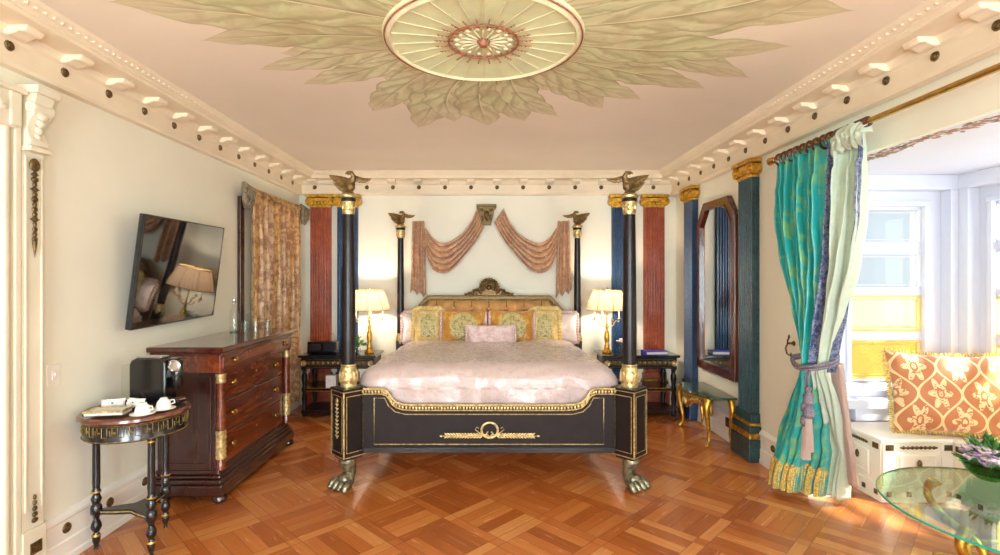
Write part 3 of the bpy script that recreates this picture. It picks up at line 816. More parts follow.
# front plinth blocks, rotated 45 degrees
for s in (-1, 1):
    x = s*PX; h = .094; mt = T(x, FY, 0) @ R(PI/4)
    o = MB().box(-h, h, -h, h, .245, .755, mt).build('plinth_block', 'ebony', bed, smooth=False, bevel=.004)
    MB().box(-h-.008, h+.008, -h-.008, h+.008, .752, .768, mt).build('block_cap', 'ebony', o, smooth=False, bevel=.003)
    MB().box(-h*.8, h*.8, -h*.8, h*.8, .225, .247, mt).build('block_foot', 'ebony', o, smooth=False, bevel=.003)
    m = MB(); p = MB()
    for q in range(4):
        mq = mt @ R(q*PI/2)
        m.ringprism([(-h, .25), (h, .25), (h, .75), (-h, .75)], [(-h+.006, .256), (h-.006, .256), (h-.006, .744), (-h+.006, .744)], -h-.004, -h+.004, 'y', mq)
        m.ringprism([(-h+.022, .285), (h-.022, .285), (h-.022, .715), (-h+.022, .715)], [(-h+.027, .29), (h-.027, .29), (h-.027, .71), (-h+.027, .71)], -h-.003, -h+.004, 'y', mq)
        p.box(-h+.027, h-.027, -h-.0015, -h+.001, .29, .71, mq)
    m.build('gilt_line', 'gilt_pale', o, smooth=False)
    p.build('inset_panel', 'ebony_panel', o, smooth=False)
    mo = MB(); mq = mt @ (R(-PI/2) if s < 0 else R(PI/2))
    # vertical gilt palmette spray on the outer face
    for k in range(9):
        z = .40+k*.03
        mo.ell((0, 0, 0), (.006, .004, .016), 8, 6, mt=mq @ T(0, -h-.004, z))
        for g in (-1, 1): mo.ell((0, 0, 0), (.016-.001*k, .004, .006), 8, 6, mt=mq @ T(g*.016, -h-.004, z+.008) @ R(-g*.7, 'Y'))
    mo.ell((0, 0, 0), (.018, .006, .024), 10, 8, mt=mq @ T(0, -h-.004, .675))
    mo.build('palmette_mount', 'gilt_pale', o)
    # paw foot
    d = Vector((s*.55, -.83, 0)); sd = Vector((-d.y, d.x, 0))
    b = Vector((x, FY, 0))
    m = MB()
    m.tube([b+Vector((0, 0, .235)), b+d*.012+Vector((0, 0, .20)), b-d*.005+Vector((0, 0, .15)), b-d*.012+Vector((0, 0, .105)), b+d*.012+Vector((0, 0, .065)), b+d*.05+Vector((0, 0, .045)), b+d*.08+Vector((0, 0, .036))],
           [.060, .064, .055, .047, .058, .066, .040], 18)
    for k in range(-2, 2):
        off = (k+.5)*.040
        base = b+d*(.04)+sd*off
        tip = b+d*(.118-.1*abs(off))+sd*off*1.35
        m.tube([base+Vector((0, 0, .05)), lerp(base, tip, .45)+Vector((0, 0, .052)), lerp(base, tip, .8)+Vector((0, 0, .036)), tip+Vector((0, 0, .018)), tip+d*.012+Vector((0, 0, .008))], [.026, .028, .027, .022, .008], 10)
        m.ell(tip+Vector((0, 0, .02)), (.022, .022, .020), 10, 8)
    m.ell(b+d*.03+Vector((0, 0, .022)), (.052, .052, .022), 16, 8)
    pf = m.build('paw_foot', 'paw_patina', bed)
    m = MB()
    for k in range(7):
        a = math.atan2(d.y, d.x)+(k-3)*.5
        m.ell((0, 0, 0), (.014, .009, .032), 8, 8, mt=T(x+.05*cos(a), FY+.05*sin(a), .20) @ R(a))
    m.build('acanthus_leaves', 'gilt', pf)
# footboard
m = MB(); fx = .965
top = [(-fx, .752), (-.80, .752)]+[(-.80+.0+.13*(1-cos(a*PI/16))*1, .752-.115*sin(a*PI/16)) for a in range(1, 9)]
top = [(-fx, .755), (-.82, .755), (-.785, .74), (-.765, .715), (-.745, .68), (-.71, .65), (-.66, .635), (-.58, .630)]
top = top+[(-x_, z_) for x_, z_ in reversed(top)]
poly = [(-fx, .30), (fx, .30)]+[(x_, z_) for x_, z_ in reversed(top)]
fb = MB().prism(poly, 3.91, 3.96, 'y').build('footboard', 'ebony_panel', bed, smooth=False, bevel=.004)
MB().box(-fx, fx, 3.895, 3.965, .272, .315).build('bottom_rail', 'ebony', fb, smooth=False, bevel=.004)
# egg-and-dart border following the top edge
m = MB()
pts3 = []
for k in range(len(top)-1):
    a = Vector(top[k]); b = Vector(top[k+1]); n = max(1, round((b-a).length/.024))
    for q in range(n): pts3.append(a+(b-a)*q/n)
pts3.append(Vector(top[-1]))
m.tube([(p.x, 3.905, p.y+.004) for p in pts3], .010, 6)
m.tube([(p.x, 3.905, p.y-.034) for p in pts3], .005, 6)
for p in pts3: m.ell((p.x, 3.905, p.y-.016), (.0095, .009, .013), 6, 5)
m.build('egg_border', 'gilt_pale', fb)
def line_frame(mb, pts, y, t=.004):
    mb.tube([(x_, y, z_) for x_, z_ in pts], t, 5, closed=True)
m = MB()
line_frame(m, [(-.88, .335), (.88, .335), (.88, .69), (.80, .69), (.77, .63), (.72, .585), (.64, .565), (-.64, .565), (-.72, .585), (-.77, .63), (-.80, .69), (-.88, .69)], 3.909, .004)
m.build('gilt_line', 'gilt_pale', fb, smooth=False)
m = MB()
m.tube([(.062*cos(a*PI/16)+.005, 3.902, .44+.058*sin(a*PI/16)+.005) for a in range(32)], .009, 8, closed=True)
for k in range(32):
    a = k*PI/16; m.ell((.062*cos(a)+.005, 3.899, .445+.058*sin(a)), (.009, .006, .007), 6, 5)
for g in (-1, 1):
    m.tube([(g*.02+.005, 3.903, .41), (g*.2+.005, 3.903, .402), (g*.36+.005, 3.903, .400)], [.006, .005, .003], 6)
    for k in range(13):
        xx = g*(.07+.022*k)+.005
        for q in (-1, 1):
            m.ell((0, 0, 0), (.017, .004, .0065), 8, 5, mt=T(xx, 3.902, .403+q*.011) @ R(-g*q*.6, 'Y'))
    m.ell((g*.372+.005, 3.902, .400), (.012, .005, .008), 8, 5)
    m.tube([(g*.03+.005, 3.902, .40), (g*.08+.005, 3.902, .425), (g*.11+.005, 3.902, .45), (g*.10+.005, 3.902, .47), (g*.085+.005, 3.902, .46)], .004, 6)
    m.tube([(g*.0+.005, 3.9, .39), (g*.025+.005, 3.9, .42), (g*.012+.005, 3.9, .435)], .006, 6)
m.build('wreath_mount', 'gilt_pale', fb)
for s in (-1, 1): MB().box(s*1.02-.025, s*1.02+.025, FY+.05, RY-.05, .28, .60).build('side_rail', 'ebony', bed, smooth=False, bevel=.004)
# headboard
HY = 6.30
def hb(in_, y0, y1, name, mat):
    k = in_
    return [(-.99+k, .5), (.99-k, .5), (.99-k, 1.15-k*.3), (.93-k*.7, 1.20-k*.5), (.78-k*.4, 1.37-k*.9), (.755-k*.4, 1.395-k), (-.755+k*.4, 1.395-k), (-.78+k*.4, 1.37-k*.9), (-.93+k*.7, 1.20-k*.5), (-.99+k, 1.15-k*.3)]
MB().ringprism(hb(0, 0, 0, 0, 0), hb(.052, 0, 0, 0, 0), HY-.06, HY+.04, 'y').build('headboard_frame', 'frame_bronze', bed, smooth=False, bevel=.01)
MB().ringprism(hb(.048, 0, 0, 0, 0), hb(.06, 0, 0, 0, 0), HY-.065, HY+.0, 'y').build('headboard_bead', 'antique_gilt', bed, smooth=False, bevel=.006)
# tufted upholstery as height field with buttons
pol = hb(.055, 0, 0, 0, 0)
def half_at(z):
    r = [(pol[i][0], pol[i][1]) for i in range(1, 6)]
    for (x0, z0), (x1, z1) in zip(r, r[1:]):
        if z0 <= z <= z1 and z1 > z0: return x0+(x1-x0)*(z-z0)/(z1-z0)
    return r[-1][0]
def tuft(u, v):
    z = .6+(1.342-.6)*v; x = (u*2-1)*half_at(min(z, 1.341))
    ch = abs(sin(PI*x/.215))
    bt = math.hypot((((x/.215)+.5) % 1-.5)*.215 if True else 0, z-1.235)
    e = min(1, (1-abs(u*2-1))*14, (1-v)*9+.03)
    return (x, HY+.015-(.015+.085*ch**.6*min(1, .45+bt*5))*e, z)
up = MB().grid(tuft, 220, 50).build('upholstery', 'amber_silk', bed)
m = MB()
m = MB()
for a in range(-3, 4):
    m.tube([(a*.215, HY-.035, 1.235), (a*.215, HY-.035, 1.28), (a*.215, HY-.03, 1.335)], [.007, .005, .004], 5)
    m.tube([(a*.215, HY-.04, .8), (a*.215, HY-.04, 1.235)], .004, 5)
m.build('tuft_fold_shade', 'amber_fold_shade', up)  # dark tubes along the folds, their colour imitates shade in the channels
for a in range(-4, 5):
    for z in (1.235, 1.0):
        if abs(a*.215) < half_at(z)-.04: MB().ell((a*.215, HY-.045, z), (.016, .012, .016), 8, 6).build('button', 'amber_silk', up)
# carved crest
m = MB()
cz = 1.49
m.tube([(.10*cos(a*PI/18), HY-.01, cz+.10*sin(a*PI/18)) for a in range(-3, 22)], .018, 8)
for k in range(15):
    a = PI*(k/14*1.3-.15)
    m.ell((0, 0, 0), (.034, .012, .011), 8, 6, mt=T(.055*cos(a), HY-.02, cz+.05*sin(a)) @ R(-a, 'Y'))
    m.ell((.112*cos(a), HY-.02, cz+.112*sin(a)), (.016, .012, .016), 8, 6)
m.ell((0, HY-.025, cz), (.03, .02, .03))
for g in (-1, 1):
    pts = [(g*.09, 1.42), (g*.14, 1.47), (g*.19, 1.455), (g*.2, 1.42), (g*.17, 1.41), (g*.165, 1.43)]
    m.tube([(x_, HY-.01, z_) for x_, z_ in pts], [.022, .02, .018, .015, .012, .008], 8)
    m.tube([(g*.18, HY-.01, 1.43), (g*.24, HY-.01, 1.425), (g*.30, HY-.01, 1.40)], [.018, .014, .006], 8)
    for k in range(5): m.ell((0, 0, 0), (.024, .01, .01), 8, 6, mt=T(g*(.11+.045*k), HY-.02, 1.425-.004*k) @ R(-g*.9, 'Y'))
m.prism([(-.30, 1.385), (.30, 1.385), (.22, 1.41), (.12, 1.45), (0, 1.50), (-.12, 1.45), (-.22, 1.41)], HY-.02, HY+.03, 'y')
m.build('carved_crest', 'frame_bronze', bed)
MB().rbox((0, 5.12, .52), (.99, 1.12, .20), .06, 12).build('mattress', 'white_linen', bed)

# duvet
def dv(p, n):
    top = max(0, n.z)
    x, y = p.x, p.y
    w = mn.noise(Vector((x*2.2, y*2.2, 3)))*.022+mn.noise(Vector((x*6, y*6, 1)))*.010+mn.noise(Vector((x*15, y*12, p.z*10)))*.004
    q = Vector(p)
    if n.z > .2:
        q.z += w
        # crown across, falling slightly to the head
        q.z += .035*max(0, (5.6-y)/1.6)-.03*max(0, (y-5.3)) - .03*(x/1.0)**4
    side = Vector((n.x, n.y, 0))
    if side.length > .3:
        q += side*(mn.noise(Vector((x*5+y*5, p.z*4, 9)))*.03)
        if p.z < .75: q += side*.008*sin((x+y)*28)
    return q
duv = MB().rbox((0, 5.07, .70), (1.035, 1.095, .205), .15, 56, disp=dv).build('duvet', 'duvet_fabric', ang=80)
tag(duv, 'shiny pale pink damask duvet spread over the four-poster bed', 'duvet')

# pillows -----------------------------------------------------------
def cushion_mesh(w, h, t, puff=.5, seed=0, corner=.06, n=28):
    """w,h half sizes in x,z ; t half thickness in y"""
    m = MB()
    def shape(u, v, sg):
        a, b = u*2-1, v*2-1
        e = ((1-abs(a)**3.2)*(1-abs(b)**3.2))
        th = t*max(0, e)**puff
        k = 1+corner*(a*a*b*b)-.05*(1-a*a)*abs(b)**3*0
        x = a*w*(1-.05*(1-b*b)*0+corner*abs(a*b)**2-.03*(1-b*b)*abs(a)**4)
        z = b*h*(1+corner*abs(a*b)**2-.05*(1-a*a)*abs(b)**4)
        wr = mn.noise(Vector((a*3+seed, b*3, sg)))*.012*min(1, e*3)
        return (x, sg*(th+wr), z)
    m.grid(lambda u, v: shape(u, v, -1), n, n); m.grid(lambda u, v: shape(1-u, v, 1), n, n)
    return m
def ruffle(mb, w, h, amp=.035, y=0, sides='LRTB', n=44):
    per = []
    def seg(p, q, out, cnt):
        for k in range(cnt):
            t_ = k/cnt; per.append((p[0]+(q[0]-p[0])*t_, p[1]+(q[1]-p[1])*t_, out))
    seg((-w, -h), (w, -h), (0, -1), n); seg((w, -h), (w, h), (1, 0), n); seg((w, h), (-w, h), (0, 1), n); seg((-w, h), (-w, -h), (-1, 0), n)
    keep = {'B': (0, -1), 'R': (1, 0), 'T': (0, 1), 'L': (-1, 0)}
    ok = [keep[s] for s in sides]; N = len(per)
    vs = []
    for k, (x, z, o_) in enumerate(per):
        wv = sin(k*1.45)
        for j in range(3):
            r = amp*j/2
            vs.append((x+o_[0]*r*(1+.15*wv), y+wv*.014*j/2-.004, z+o_[1]*r*(1+.15*wv)))
    fs = []
    for k in range(N):
        if per[k][2] not in ok: continue
        k2 = (k+1) % N
        for j in range(2): fs.append((k*3+j, k2*3+j, k2*3+j+1, k*3+j+1))
    mb.add(vs, fs)
def pillow(name, label, loc, rz, tilt, w, h, t, mat, cat='pillow', rf=None, rmat=None, panel=None, sides='LRTB', group='pillows on the bed', amp=.035):
    root = thing(name, label, cat, loc, rz, group); TM = R(tilt, 'X') @ T(0, 0, h)
    cm_ = cushion_mesh(w, h, t, .5, random.random()*50); cm_.v = [TM @ v for v in cm_.v]
    cm_.build('cushion_cover', mat, root, ang=80)
    if rf:
        r = MB(); ruffle(r, w*.98, h*.98, amp, 0, sides); r.v = [TM @ v for v in r.v]
        r.build('ruffle', rmat, root, solid=.004, ang=80)
    if panel:
        pw, pz, pm, rnd = panel; q = MB()
        def pf(u, v):
            a, b = u*2-1, v*2-1
            if rnd:
                rr = max(abs(a), abs(b)); l = math.hypot(a, b) or 1; a, b = a/l*rr, b/l*rr
            A, B = a*pw, b*pz
            e = (1-abs(A)**3.2)*(1-abs(B)**3.2)
            return TM @ Vector((A*w, -(t*e**.5+.012), B*h))
        q.grid(pf, 16, 16); q.build('centre_panel', pm, root, ang=80)
    return root
BZ = .84
pillow('sleeping_pillow', 'white lace-edged pillow at far left of the headboard', (-.83, 6.11, BZ+.01), .1, -.2, .20, .17, .08, 'white_linen', rf=1, rmat='pink_lace')
pillow('sleeping_pillow', 'white lace-edged pillow at far right of the headboard', (.85, 6.11, BZ+.01), -.1, -.2, .20, .17, .08, 'white_linen', rf=1, rmat='pink_lace')
pillow('ruffled_pillow', 'ruffled pale yellow pillow with sage centre, left end of the row', (-.72, 6.02, BZ), .12, -.22, .155, .20, .08, 'yellow_silk', rf=1, rmat='yellow_silk', panel=(.55, .68, 'sage_damask', False), amp=.05)
pillow('ruffled_pillow', 'ruffled pale yellow pillow with sage centre, right end of the row', (.66, 6.02, BZ), -.12, -.22, .155, .20, .08, 'yellow_silk', rf=1, rmat='yellow_silk', panel=(.55, .68, 'sage_damask', False), amp=.05)
pillow('gold_pillow', 'gold velvet pillow with round sage medallion, left of centre', (-.30, 5.96, BZ), .03, -.25, .255, .195, .09, 'gold_velvet', rf=1, rmat='pink_lace', panel=(.62, .85, 'sage_damask', True), sides='LR', amp=.03)
pillow('gold_pillow', 'gold velvet pillow with round sage medallion, right of centre', (.27, 5.96, BZ), -.03, -.25, .255, .195, .09, 'gold_velvet', rf=1, rmat='pink_lace', panel=(.62, .85, 'sage_damask', True), sides='LR', amp=.03)
pillow('lumbar_pillow', 'small oblong pink silk pillow in front of the gold ones', (.02, 5.72, BZ+.015), 0, -.3, .27, .115, .075, 'lumbar_fabric', rf=1, rmat='pink_lace', sides='LR', amp=.025)

# ------------------------------------------------------------------ swag drapery over bed
sw = thing('swag_drapery', 'dusty copper swag drapery hung on wall above the headboard', 'drapery', (0, YB, 0))
K = 6.42/510
def WP(px, py, y): return Vector(((px-489)*K, y, 1.61-(py-278)*K))
for g in (-1, 1):
    tp = [(477, 208), (471, 222), (461, 235), (445, 243), (434, 239), (425, 227)]
    bt = [(486, 222), (478, 238), (467, 253), (449, 272), (433, 269), (424, 246)]
    def mp(p): return (p[0] if g < 0 else 2*490.2-p[0]+2*((486-p[0])/60), p[1])
    tp2 = [mp(p) for p in tp]; bt2 = [mp(p) for p in bt]
    def fn(u, v, tp2=tp2, bt2=bt2):
        a = curve([(p[0], p[1], 0) for p in tp2], u); b = curve([(p[0], p[1], 0) for p in bt2], u)
        vv = v+.035*sin(v*2*PI*5)
        p = a.lerp(b, vv); q = WP(p.x, p.y, 0)
        env = sin(PI*min(max(u, .04), .96))
        q.y = -.05-.05*env-.022*sin(v*2*PI*5+u*1.5)*(.35+env)-.03*v
        return q
    MB().grid(fn, 40, 60).build('swag', 'swag_fabric', sw, solid=.004, ang=80)
    # jabot (tail)
    x0 = (418-489)*K if g < 0 else (564-489)*K
    def jf(u, v, x0=x0, g=g):
        zt, zb = 2.33, lerp(1.42, 1.35, u) if g < 0 else lerp(1.35, 1.42, u)
        w = lerp(.075, .10, v); zig = sin(u*PI*5)
        return (x0+(u*2-1)*w, -.05-.028*zig-.01*sin(v*7+u*3), lerp(zt, zb+.05*abs(sin(u*PI*2.5)), v))
    MB().grid(jf, 40, 30).build('jabot', 'swag_fabric', sw, solid=.004, ang=80)
m = MB()
bc = (486.5-489)*K
m.prism([(bc-.12, 2.52), (bc+.12, 2.52), (bc+.12, 2.495), (bc+.095, 2.47), (bc+.085, 2.40), (bc+.065, 2.32), (bc+.055, 2.28), (bc-.055, 2.28), (bc-.065, 2.32), (bc-.085, 2.40), (bc-.095, 2.47), (bc-.12, 2.495)], -.12, 0, 'y')
m.box(bc-.125, bc+.125, -.15, 0, 2.505, 2.53)
m.ell((bc, -.13, 2.40), (.035, .03, .05)); m.ell((bc, -.15, 2.40), (.012, .02, .014), 8, 6); m.ell((bc, -.13, 2.345), (.022, .025, .022), 10, 8)
for g in (-1, 1):
    m.ell((bc+g*.013, -.155, 2.415), (.007, .006, .005), 8, 6); m.ell((bc+g*.06, -.115, 2.46), (.025, .02, .02), 8, 6); m.ell((bc+g*.05, -.115, 2.36), (.014, .02, .05), 8, 8)
b = m.build('lion_bracket', 'bronze', sw, bevel=.004); b['label'] = 'dark bronze bracket with mask'

# ------------------------------------------------------------------ nightstands
def nightstand(label, x0):
    t = thing('nightstand', label, 'nightstand', (x0, 6.12, 0), 0, 'nightstands beside the bed')
    w, d, h = .45, .23, .715
    MB().box(-w, w, -d, d, h-.03, h).build('table_top', 'black_lacquer', t, smooth=False, bevel=.006)
    MB().box(-w+.03, w-.03, -d+.03, d-.02, h-.16, h-.03).build('apron', 'ebony', t, smooth=False, bevel=.003)
    m = MB()
    for k in range(13):
        xx = -w+.1+k*(2*w-.2)/12
        m.ell((xx, -d+.028, h-.095), (.022, .006, .026), 8, 6); m.ell((xx+.03, -d+.028, h-.095), (.008, .005, .036), 6, 5)
    m.tube([(-w+.05, -d+.028, h-.05), (w-.05, -d+.028, h-.05)], .004, 5); m.tube([(-w+.05, -d+.028, h-.145), (w-.05, -d+.028, h-.145)], .004, 5)
    m.build('carved_band', 'bronze', t)
    m = MB()
    for sx in (-1, 1): MB().lathe([(0, .012), (.012, .01), (.02, .003), (.03, .006), (.034, 0)], 14, mt=T(sx*(w-.06), -d+.022, h-.095) @ R(PI/2, 'X')).build('gilt_rosette', 'gilt_pale', t)
    l0 = None
    for sx in (-1, 1):
        for sy in (-1, 1):
            lm = MB().box(-.03, .03, -.03, .03, h-.17, h-.03)
            lm.lathe([(.02, h-.17), (.03, h-.19), (.018, h-.20), (.032, h-.24), (.034, h-.27), (.022, h-.36), (.03, .33), (.03, .30), (.02, .28), (.03, .2), (.018, .07), (.026, .05), (.03, .03), (.022, 0)], 14)
            if l0 is None:
                l0 = lm.build('leg', 'ebony', t); l = l0
            else:
                l = l0.copy(); COL.objects.link(l); l.parent = t
            l.location = (sx*(w-.06), sy*(d-.055), 0)
    MB().box(-w+.05, w-.05, -d+.04, d-.03, .30, .325).build('shelf', 'black_lacquer', t, smooth=False)
    m = MB().tube([(-w+.09, -d+.036, .33), (w-.09, -d+.036, .33)], .004, 5).tube([(-w+.09, -d+.036, .295), (w-.09, -d+.036, .295)], .004, 5)
    m.build('gilt_edge', 'gilt', t)
    MB().box(-w+.03, w-.03, -d+.03, d-.03, .04, .075).build('lower_shelf', 'ebony', t, smooth=False, bevel=.003)
    return t
ns = nightstand('black and gilt nightstand on the left side of the bed', -1.76)
dup(ns, (1.76, 6.12, 0), 0, 'black and gilt nightstand on the right side of the bed')
NT = .715
# lamps
def lamp(label, loc):
    t = thing('table_lamp', label, 'lamp', loc, 0, 'bedside lamps')
    MB().lathe([(.055, 0), (.06, .01), (.055, .025), (.04, .04), (.03, .055), (.034, .08), (.02, .11), (.028, .15), (.034, .19), (.026, .24), (.015, .28), (.02, .30), (.012, .33), (.008, .36), (.008, .60)], 20).build('stem', 'gilt', t)
    for k in range(4):
        a = PI/4*0+k*PI/2+.15; m = MB()
        pts = [(.0, .33), (.04, .315), (.08, .33), (.10, .37), (.12, .385), (.145, .37), (.155, .395)]
        m.tube([(r*cos(a), r*sin(a), z) for r, z in spl([(p[0], p[1], 0) for p in pts], 18) for r, z in [(r, z)]] if False else [(p.x*cos(a), p.x*sin(a), p.y) for p in spl([(q[0], q[1], 0) for q in pts], 18)], .005, 6)
        m.tube([(.09*cos(a), .09*sin(a), .35), (.075*cos(a), .075*sin(a), .37), (.06*cos(a), .06*sin(a), .36)], .003, 6)
        c = (.155*cos(a), .155*sin(a), 0)
        m.lathe([(.006, .395), (.022, .402), (.024, .408), (.01, .412), (.012, .43)], 12, c)
        arm = m.build('arm', 'chrome' if False else 'gilt_pale', t)
        MB().lathe([(.007, .43), (.007, .50), (.002, .508)], 10, c).build('candle_tube', 'lamp_candle', arm)
    m = MB(); N = 96
    rings = [(.24, .515), (.238, .53), (.222, .60), (.20, .66), (.168, .745)]
    def sf(u, v):
        k = v*(len(rings)-1); i = min(int(k), len(rings)-2); f = k-i
        r = lerp(rings[i][0], rings[i+1][0], f); z = lerp(rings[i][1], rings[i+1][1], f)
        r *= 1+.012*sin(u*2*PI*40); a = u*2*PI
        return (r*cos(a), r*sin(a), z)
    m.grid(sf, 240, 8)
    m.build('lamp_shade', 'lamp_shade_silk', t, ang=80)
    m = MB()
    for r, z in ((.242, .515), (.17, .745)): m.tube([(r*cos(q*PI/24), r*sin(q*PI/24), z) for q in range(48)], .005, 6, closed=True)
    for q in range(8):
        a = q*PI/4+.1
        m.tube([(rr*1.012*cos(a), rr*1.012*sin(a), z) for rr, z in rings], .0035, 5)
    m.build('shade_trim', 'gold_fringe', t)
    MB().lathe([(.006, .745), (.014, .752), (.006, .765), (.012, .778), (0, .79)], 12).tube([(-.168, 0, .743), (.168, 0, .743)], .003, 5).tube([(0, -.168, .743), (0, .168, .743)], .003, 5).build('finial', 'gilt_pale', t)
    L = bpy.data.lights.new('bulb', 'POINT'); L.energy = LAMP_W; L.color = (1, .82, .64); L.shadow_soft_size = .035
    lo = bpy.data.objects.new('bulb', L); COL.objects.link(lo); lo.parent = t; lo.location = (0, 0, .64)
    return t
LAMP_W = 27
lamp('lit gilt candelabra lamp with pleated shade on the left nightstand', (-1.43, 6.1, NT))
lamp('lit gilt candelabra lamp with pleated shade on the right nightstand', (1.41, 6.1, NT))

def foliage(mb, c, r, n, size, seed=1, up=.5):
    rd = random.Random(seed)
    for k in range(n):
        a = rd.random()*2*PI; el = rd.uniform(.1, PI/2)
        d = Vector((cos(a)*cos(el), sin(a)*cos(el), sin(el)*up+.2))
        p = Vector(c)+d*r*rd.uniform(.4, 1)
        s_ = size*rd.uniform(.7, 1.2); mt = Matrix.Translation(p) @ d.to_track_quat('X', 'Z').to_matrix().to_4x4() @ R(rd.uniform(-1, 1), 'X') @ R(rd.uniform(-.5, .5), 'Y')
        mb.grid(lambda u, v: (v*s_, (u-.5)*s_*.5*sin(PI*min(.98, v+.05)), -.25*s_*v*v+.08*s_*abs(u-.5)), 4, 6, mt=mt)
def blossoms(mb, c, r, n, size, seed=2):
    rd = random.Random(seed)
    for k in range(n):
        a = rd.random()*2*PI; el = rd.uniform(.2, PI/2)
        p = Vector(c)+Vector((cos(a)*cos(el), sin(a)*cos(el), sin(el)*.7))*r
        for q in range(6):
            mb.ell((0, 0, 0), (size*.5, size*.35, size*.18), 7, 5, mt=Matrix.Translation(p) @ R(q*PI/3+k) @ R(-.5, 'Y') @ T(size*.4, 0, 0))
        mb.ell(p, (size*.3,)*3, 7, 5)
pl = thing('potted_plant', 'small leafy green plant in a bowl on the left nightstand', 'plant', (-1.58, 6.04, NT))
MB().lathe([(.04, 0), (.06, .02), (.065, .06), (.06, .065), (.055, .02), (0, .015)], 18).build('pot', 'clear_glass', pl)
m = MB(); foliage(m, (0, 0, .06), .10, 70, .06, 3, .9); m.build('leaves', 'leaf_green', pl, solid=.001)
pl = thing('flower_pot', 'small glass of pale pink blossoms on the right nightstand', 'flowers', (1.60, 6.06, NT))
MB().lathe([(.04, 0), (.05, .02), (.055, .08), (.05, .08), (.045, .02), (0, .015)], 18).build('glass_vase', 'clear_glass', pl)
m = MB(); foliage(m, (0, 0, .08), .06, 40, .045, 5, .7); m.build('leaves', 'leaf_green', pl, solid=.001)
m = MB(); blossoms(m, (0, 0, .11), .07, 16, .04, 6); m.build('blossoms', 'flower_pink', pl)
bk = thing('blue_box', 'blue hardback book lying flat on the right nightstand', 'book', (1.95, 6.02, NT), .05)
bk.name = 'blue_book'
MB().box(-.13, .13, -.09, .09, 0, .006).box(-.13, .13, -.09, .09, .034, .04).box(-.13, -.122, -.09, .09, 0, .04).build('cover', 'blue_book', bk, smooth=False)
MB().box(-.122, .125, -.085, .085, .006, .034).build('pages', 'paper_white', bk, smooth=False)
rd_ = thing('clock_radio', 'black clock radio with thin aerial on the left nightstand', 'radio', (-1.96, 6.05, NT))
MB().rbox((0, 0, .075), (.175, .07, .075), .015, 8).build('housing', 'black_plastic', rd_)
MB().box(-.15, -.02, -.073, -.069, .05, .12).build('display', 'dark_plastic', rd_, smooth=False)
m = MB()
for k in range(6):
    m.box(.02, .15, -.073, -.069, .04+k*.015, .047+k*.015)
m.build('speaker_grille', 'dark_plastic', rd_, smooth=False)
MB().tube([(.05, .03, .15), (.055, .03, .22), (.10, .03, .235), (.11, .03, .2)], .0025, 6).build('aerial', 'chrome', rd_)
bx = MB().rbox((0, 0, .075), (.06, .05, .075), .006, 6).build('tissue_box', 'paper_white'); bx.location = (-1.84, 5.98, .326)
tag(bx, 'small cream box on the middle shelf of the left nightstand', 'box')

# ------------------------------------------------------------------ left window curtain
wc = thing('window_curtain', 'gold damask curtain over the window on the left wall', 'curtain', (XL, 5.63, 0))
def cf(u, v):
    y = lerp(.76, -.74, u) if False else lerp(-.65, .65, u)
    z = lerp(2.44, .12, v)
    k = 9; A = .035*(.55+.45*min(1, v*3))
    ph = u*2*PI*k+.5*sin(v*3+u*7)
    y *= 1-.06*sin(PI*min(1, v*1.0))*1
    x = .09+A*sin(ph)+.012*sin(ph*2.3+v*4)+.006*sin(v*20+u*30)
    return (x, y+.012*cos(ph), z)
MB().grid(cf, 220, 30).build('curtain_panel', 'gold_damask', wc, solid=.004, ang=80)
def gf(u, v):
    p = Vector(cf(u, 0)); p.z = lerp(2.44, 2.50, v); p.x = .09+.02*sin(u*2*PI*30)*(1-v*.4); return p
MB().grid(gf, 260, 4).build('heading', 'gold_damask', wc, solid=.004, ang=80)
MB().tube([(.09, -.72, 2.475), (.09, .72, 2.475)], .014, 10).build('curtain_rod', 'antique_gilt', wc)
for g in (-1, 1):
    m = MB()
    for k in range(7):
        a = PI*k/6
        m.tube([(.07, g*.74, 2.52), (.12+.02*sin(a*2), g*.74+.06*cos(a), 2.46), (.11+.03*sin(a), g*.74+.07*cos(a), 2.36), (.10, g*.74+.05*cos(a), 2.30-.02*(k % 2))], [.02, .028, .026, .012], 8)
    m.build('rosette_tail', 'valance_fabric', wc)
# dark window casing glimpsed at curtain edge
wn[0] += 1
w_ = struct(MB().box(XL, XL+.035, 4.90, 4.98, .9, 2.4).box(XL, XL+.035, 6.2, 6.27, .9, 2.4).box(XL, XL+.035, 4.98, 6.2, 2.33, 2.4).box(XL, XL+.035, 4.98, 6.2, .9, .97).build('window_%d' % wn[0], 'mahogany_dark', smooth=False, bevel=.005))

# ------------------------------------------------------------------ dresser
dr_ = thing('dresser', 'large mahogany empire dresser with columns standing against left wall', 'dresser', (XL, 4.30, 0))
W2, D = .655, .50    # half length (Y), depth (X)
def DB(*a): return MB().box(*a)
MB().box(.03, D-.05, -W2+.03, W2-.03, .12, .94).build('carcase', 'mahogany_dark', dr_, smooth=False, bevel=.004)
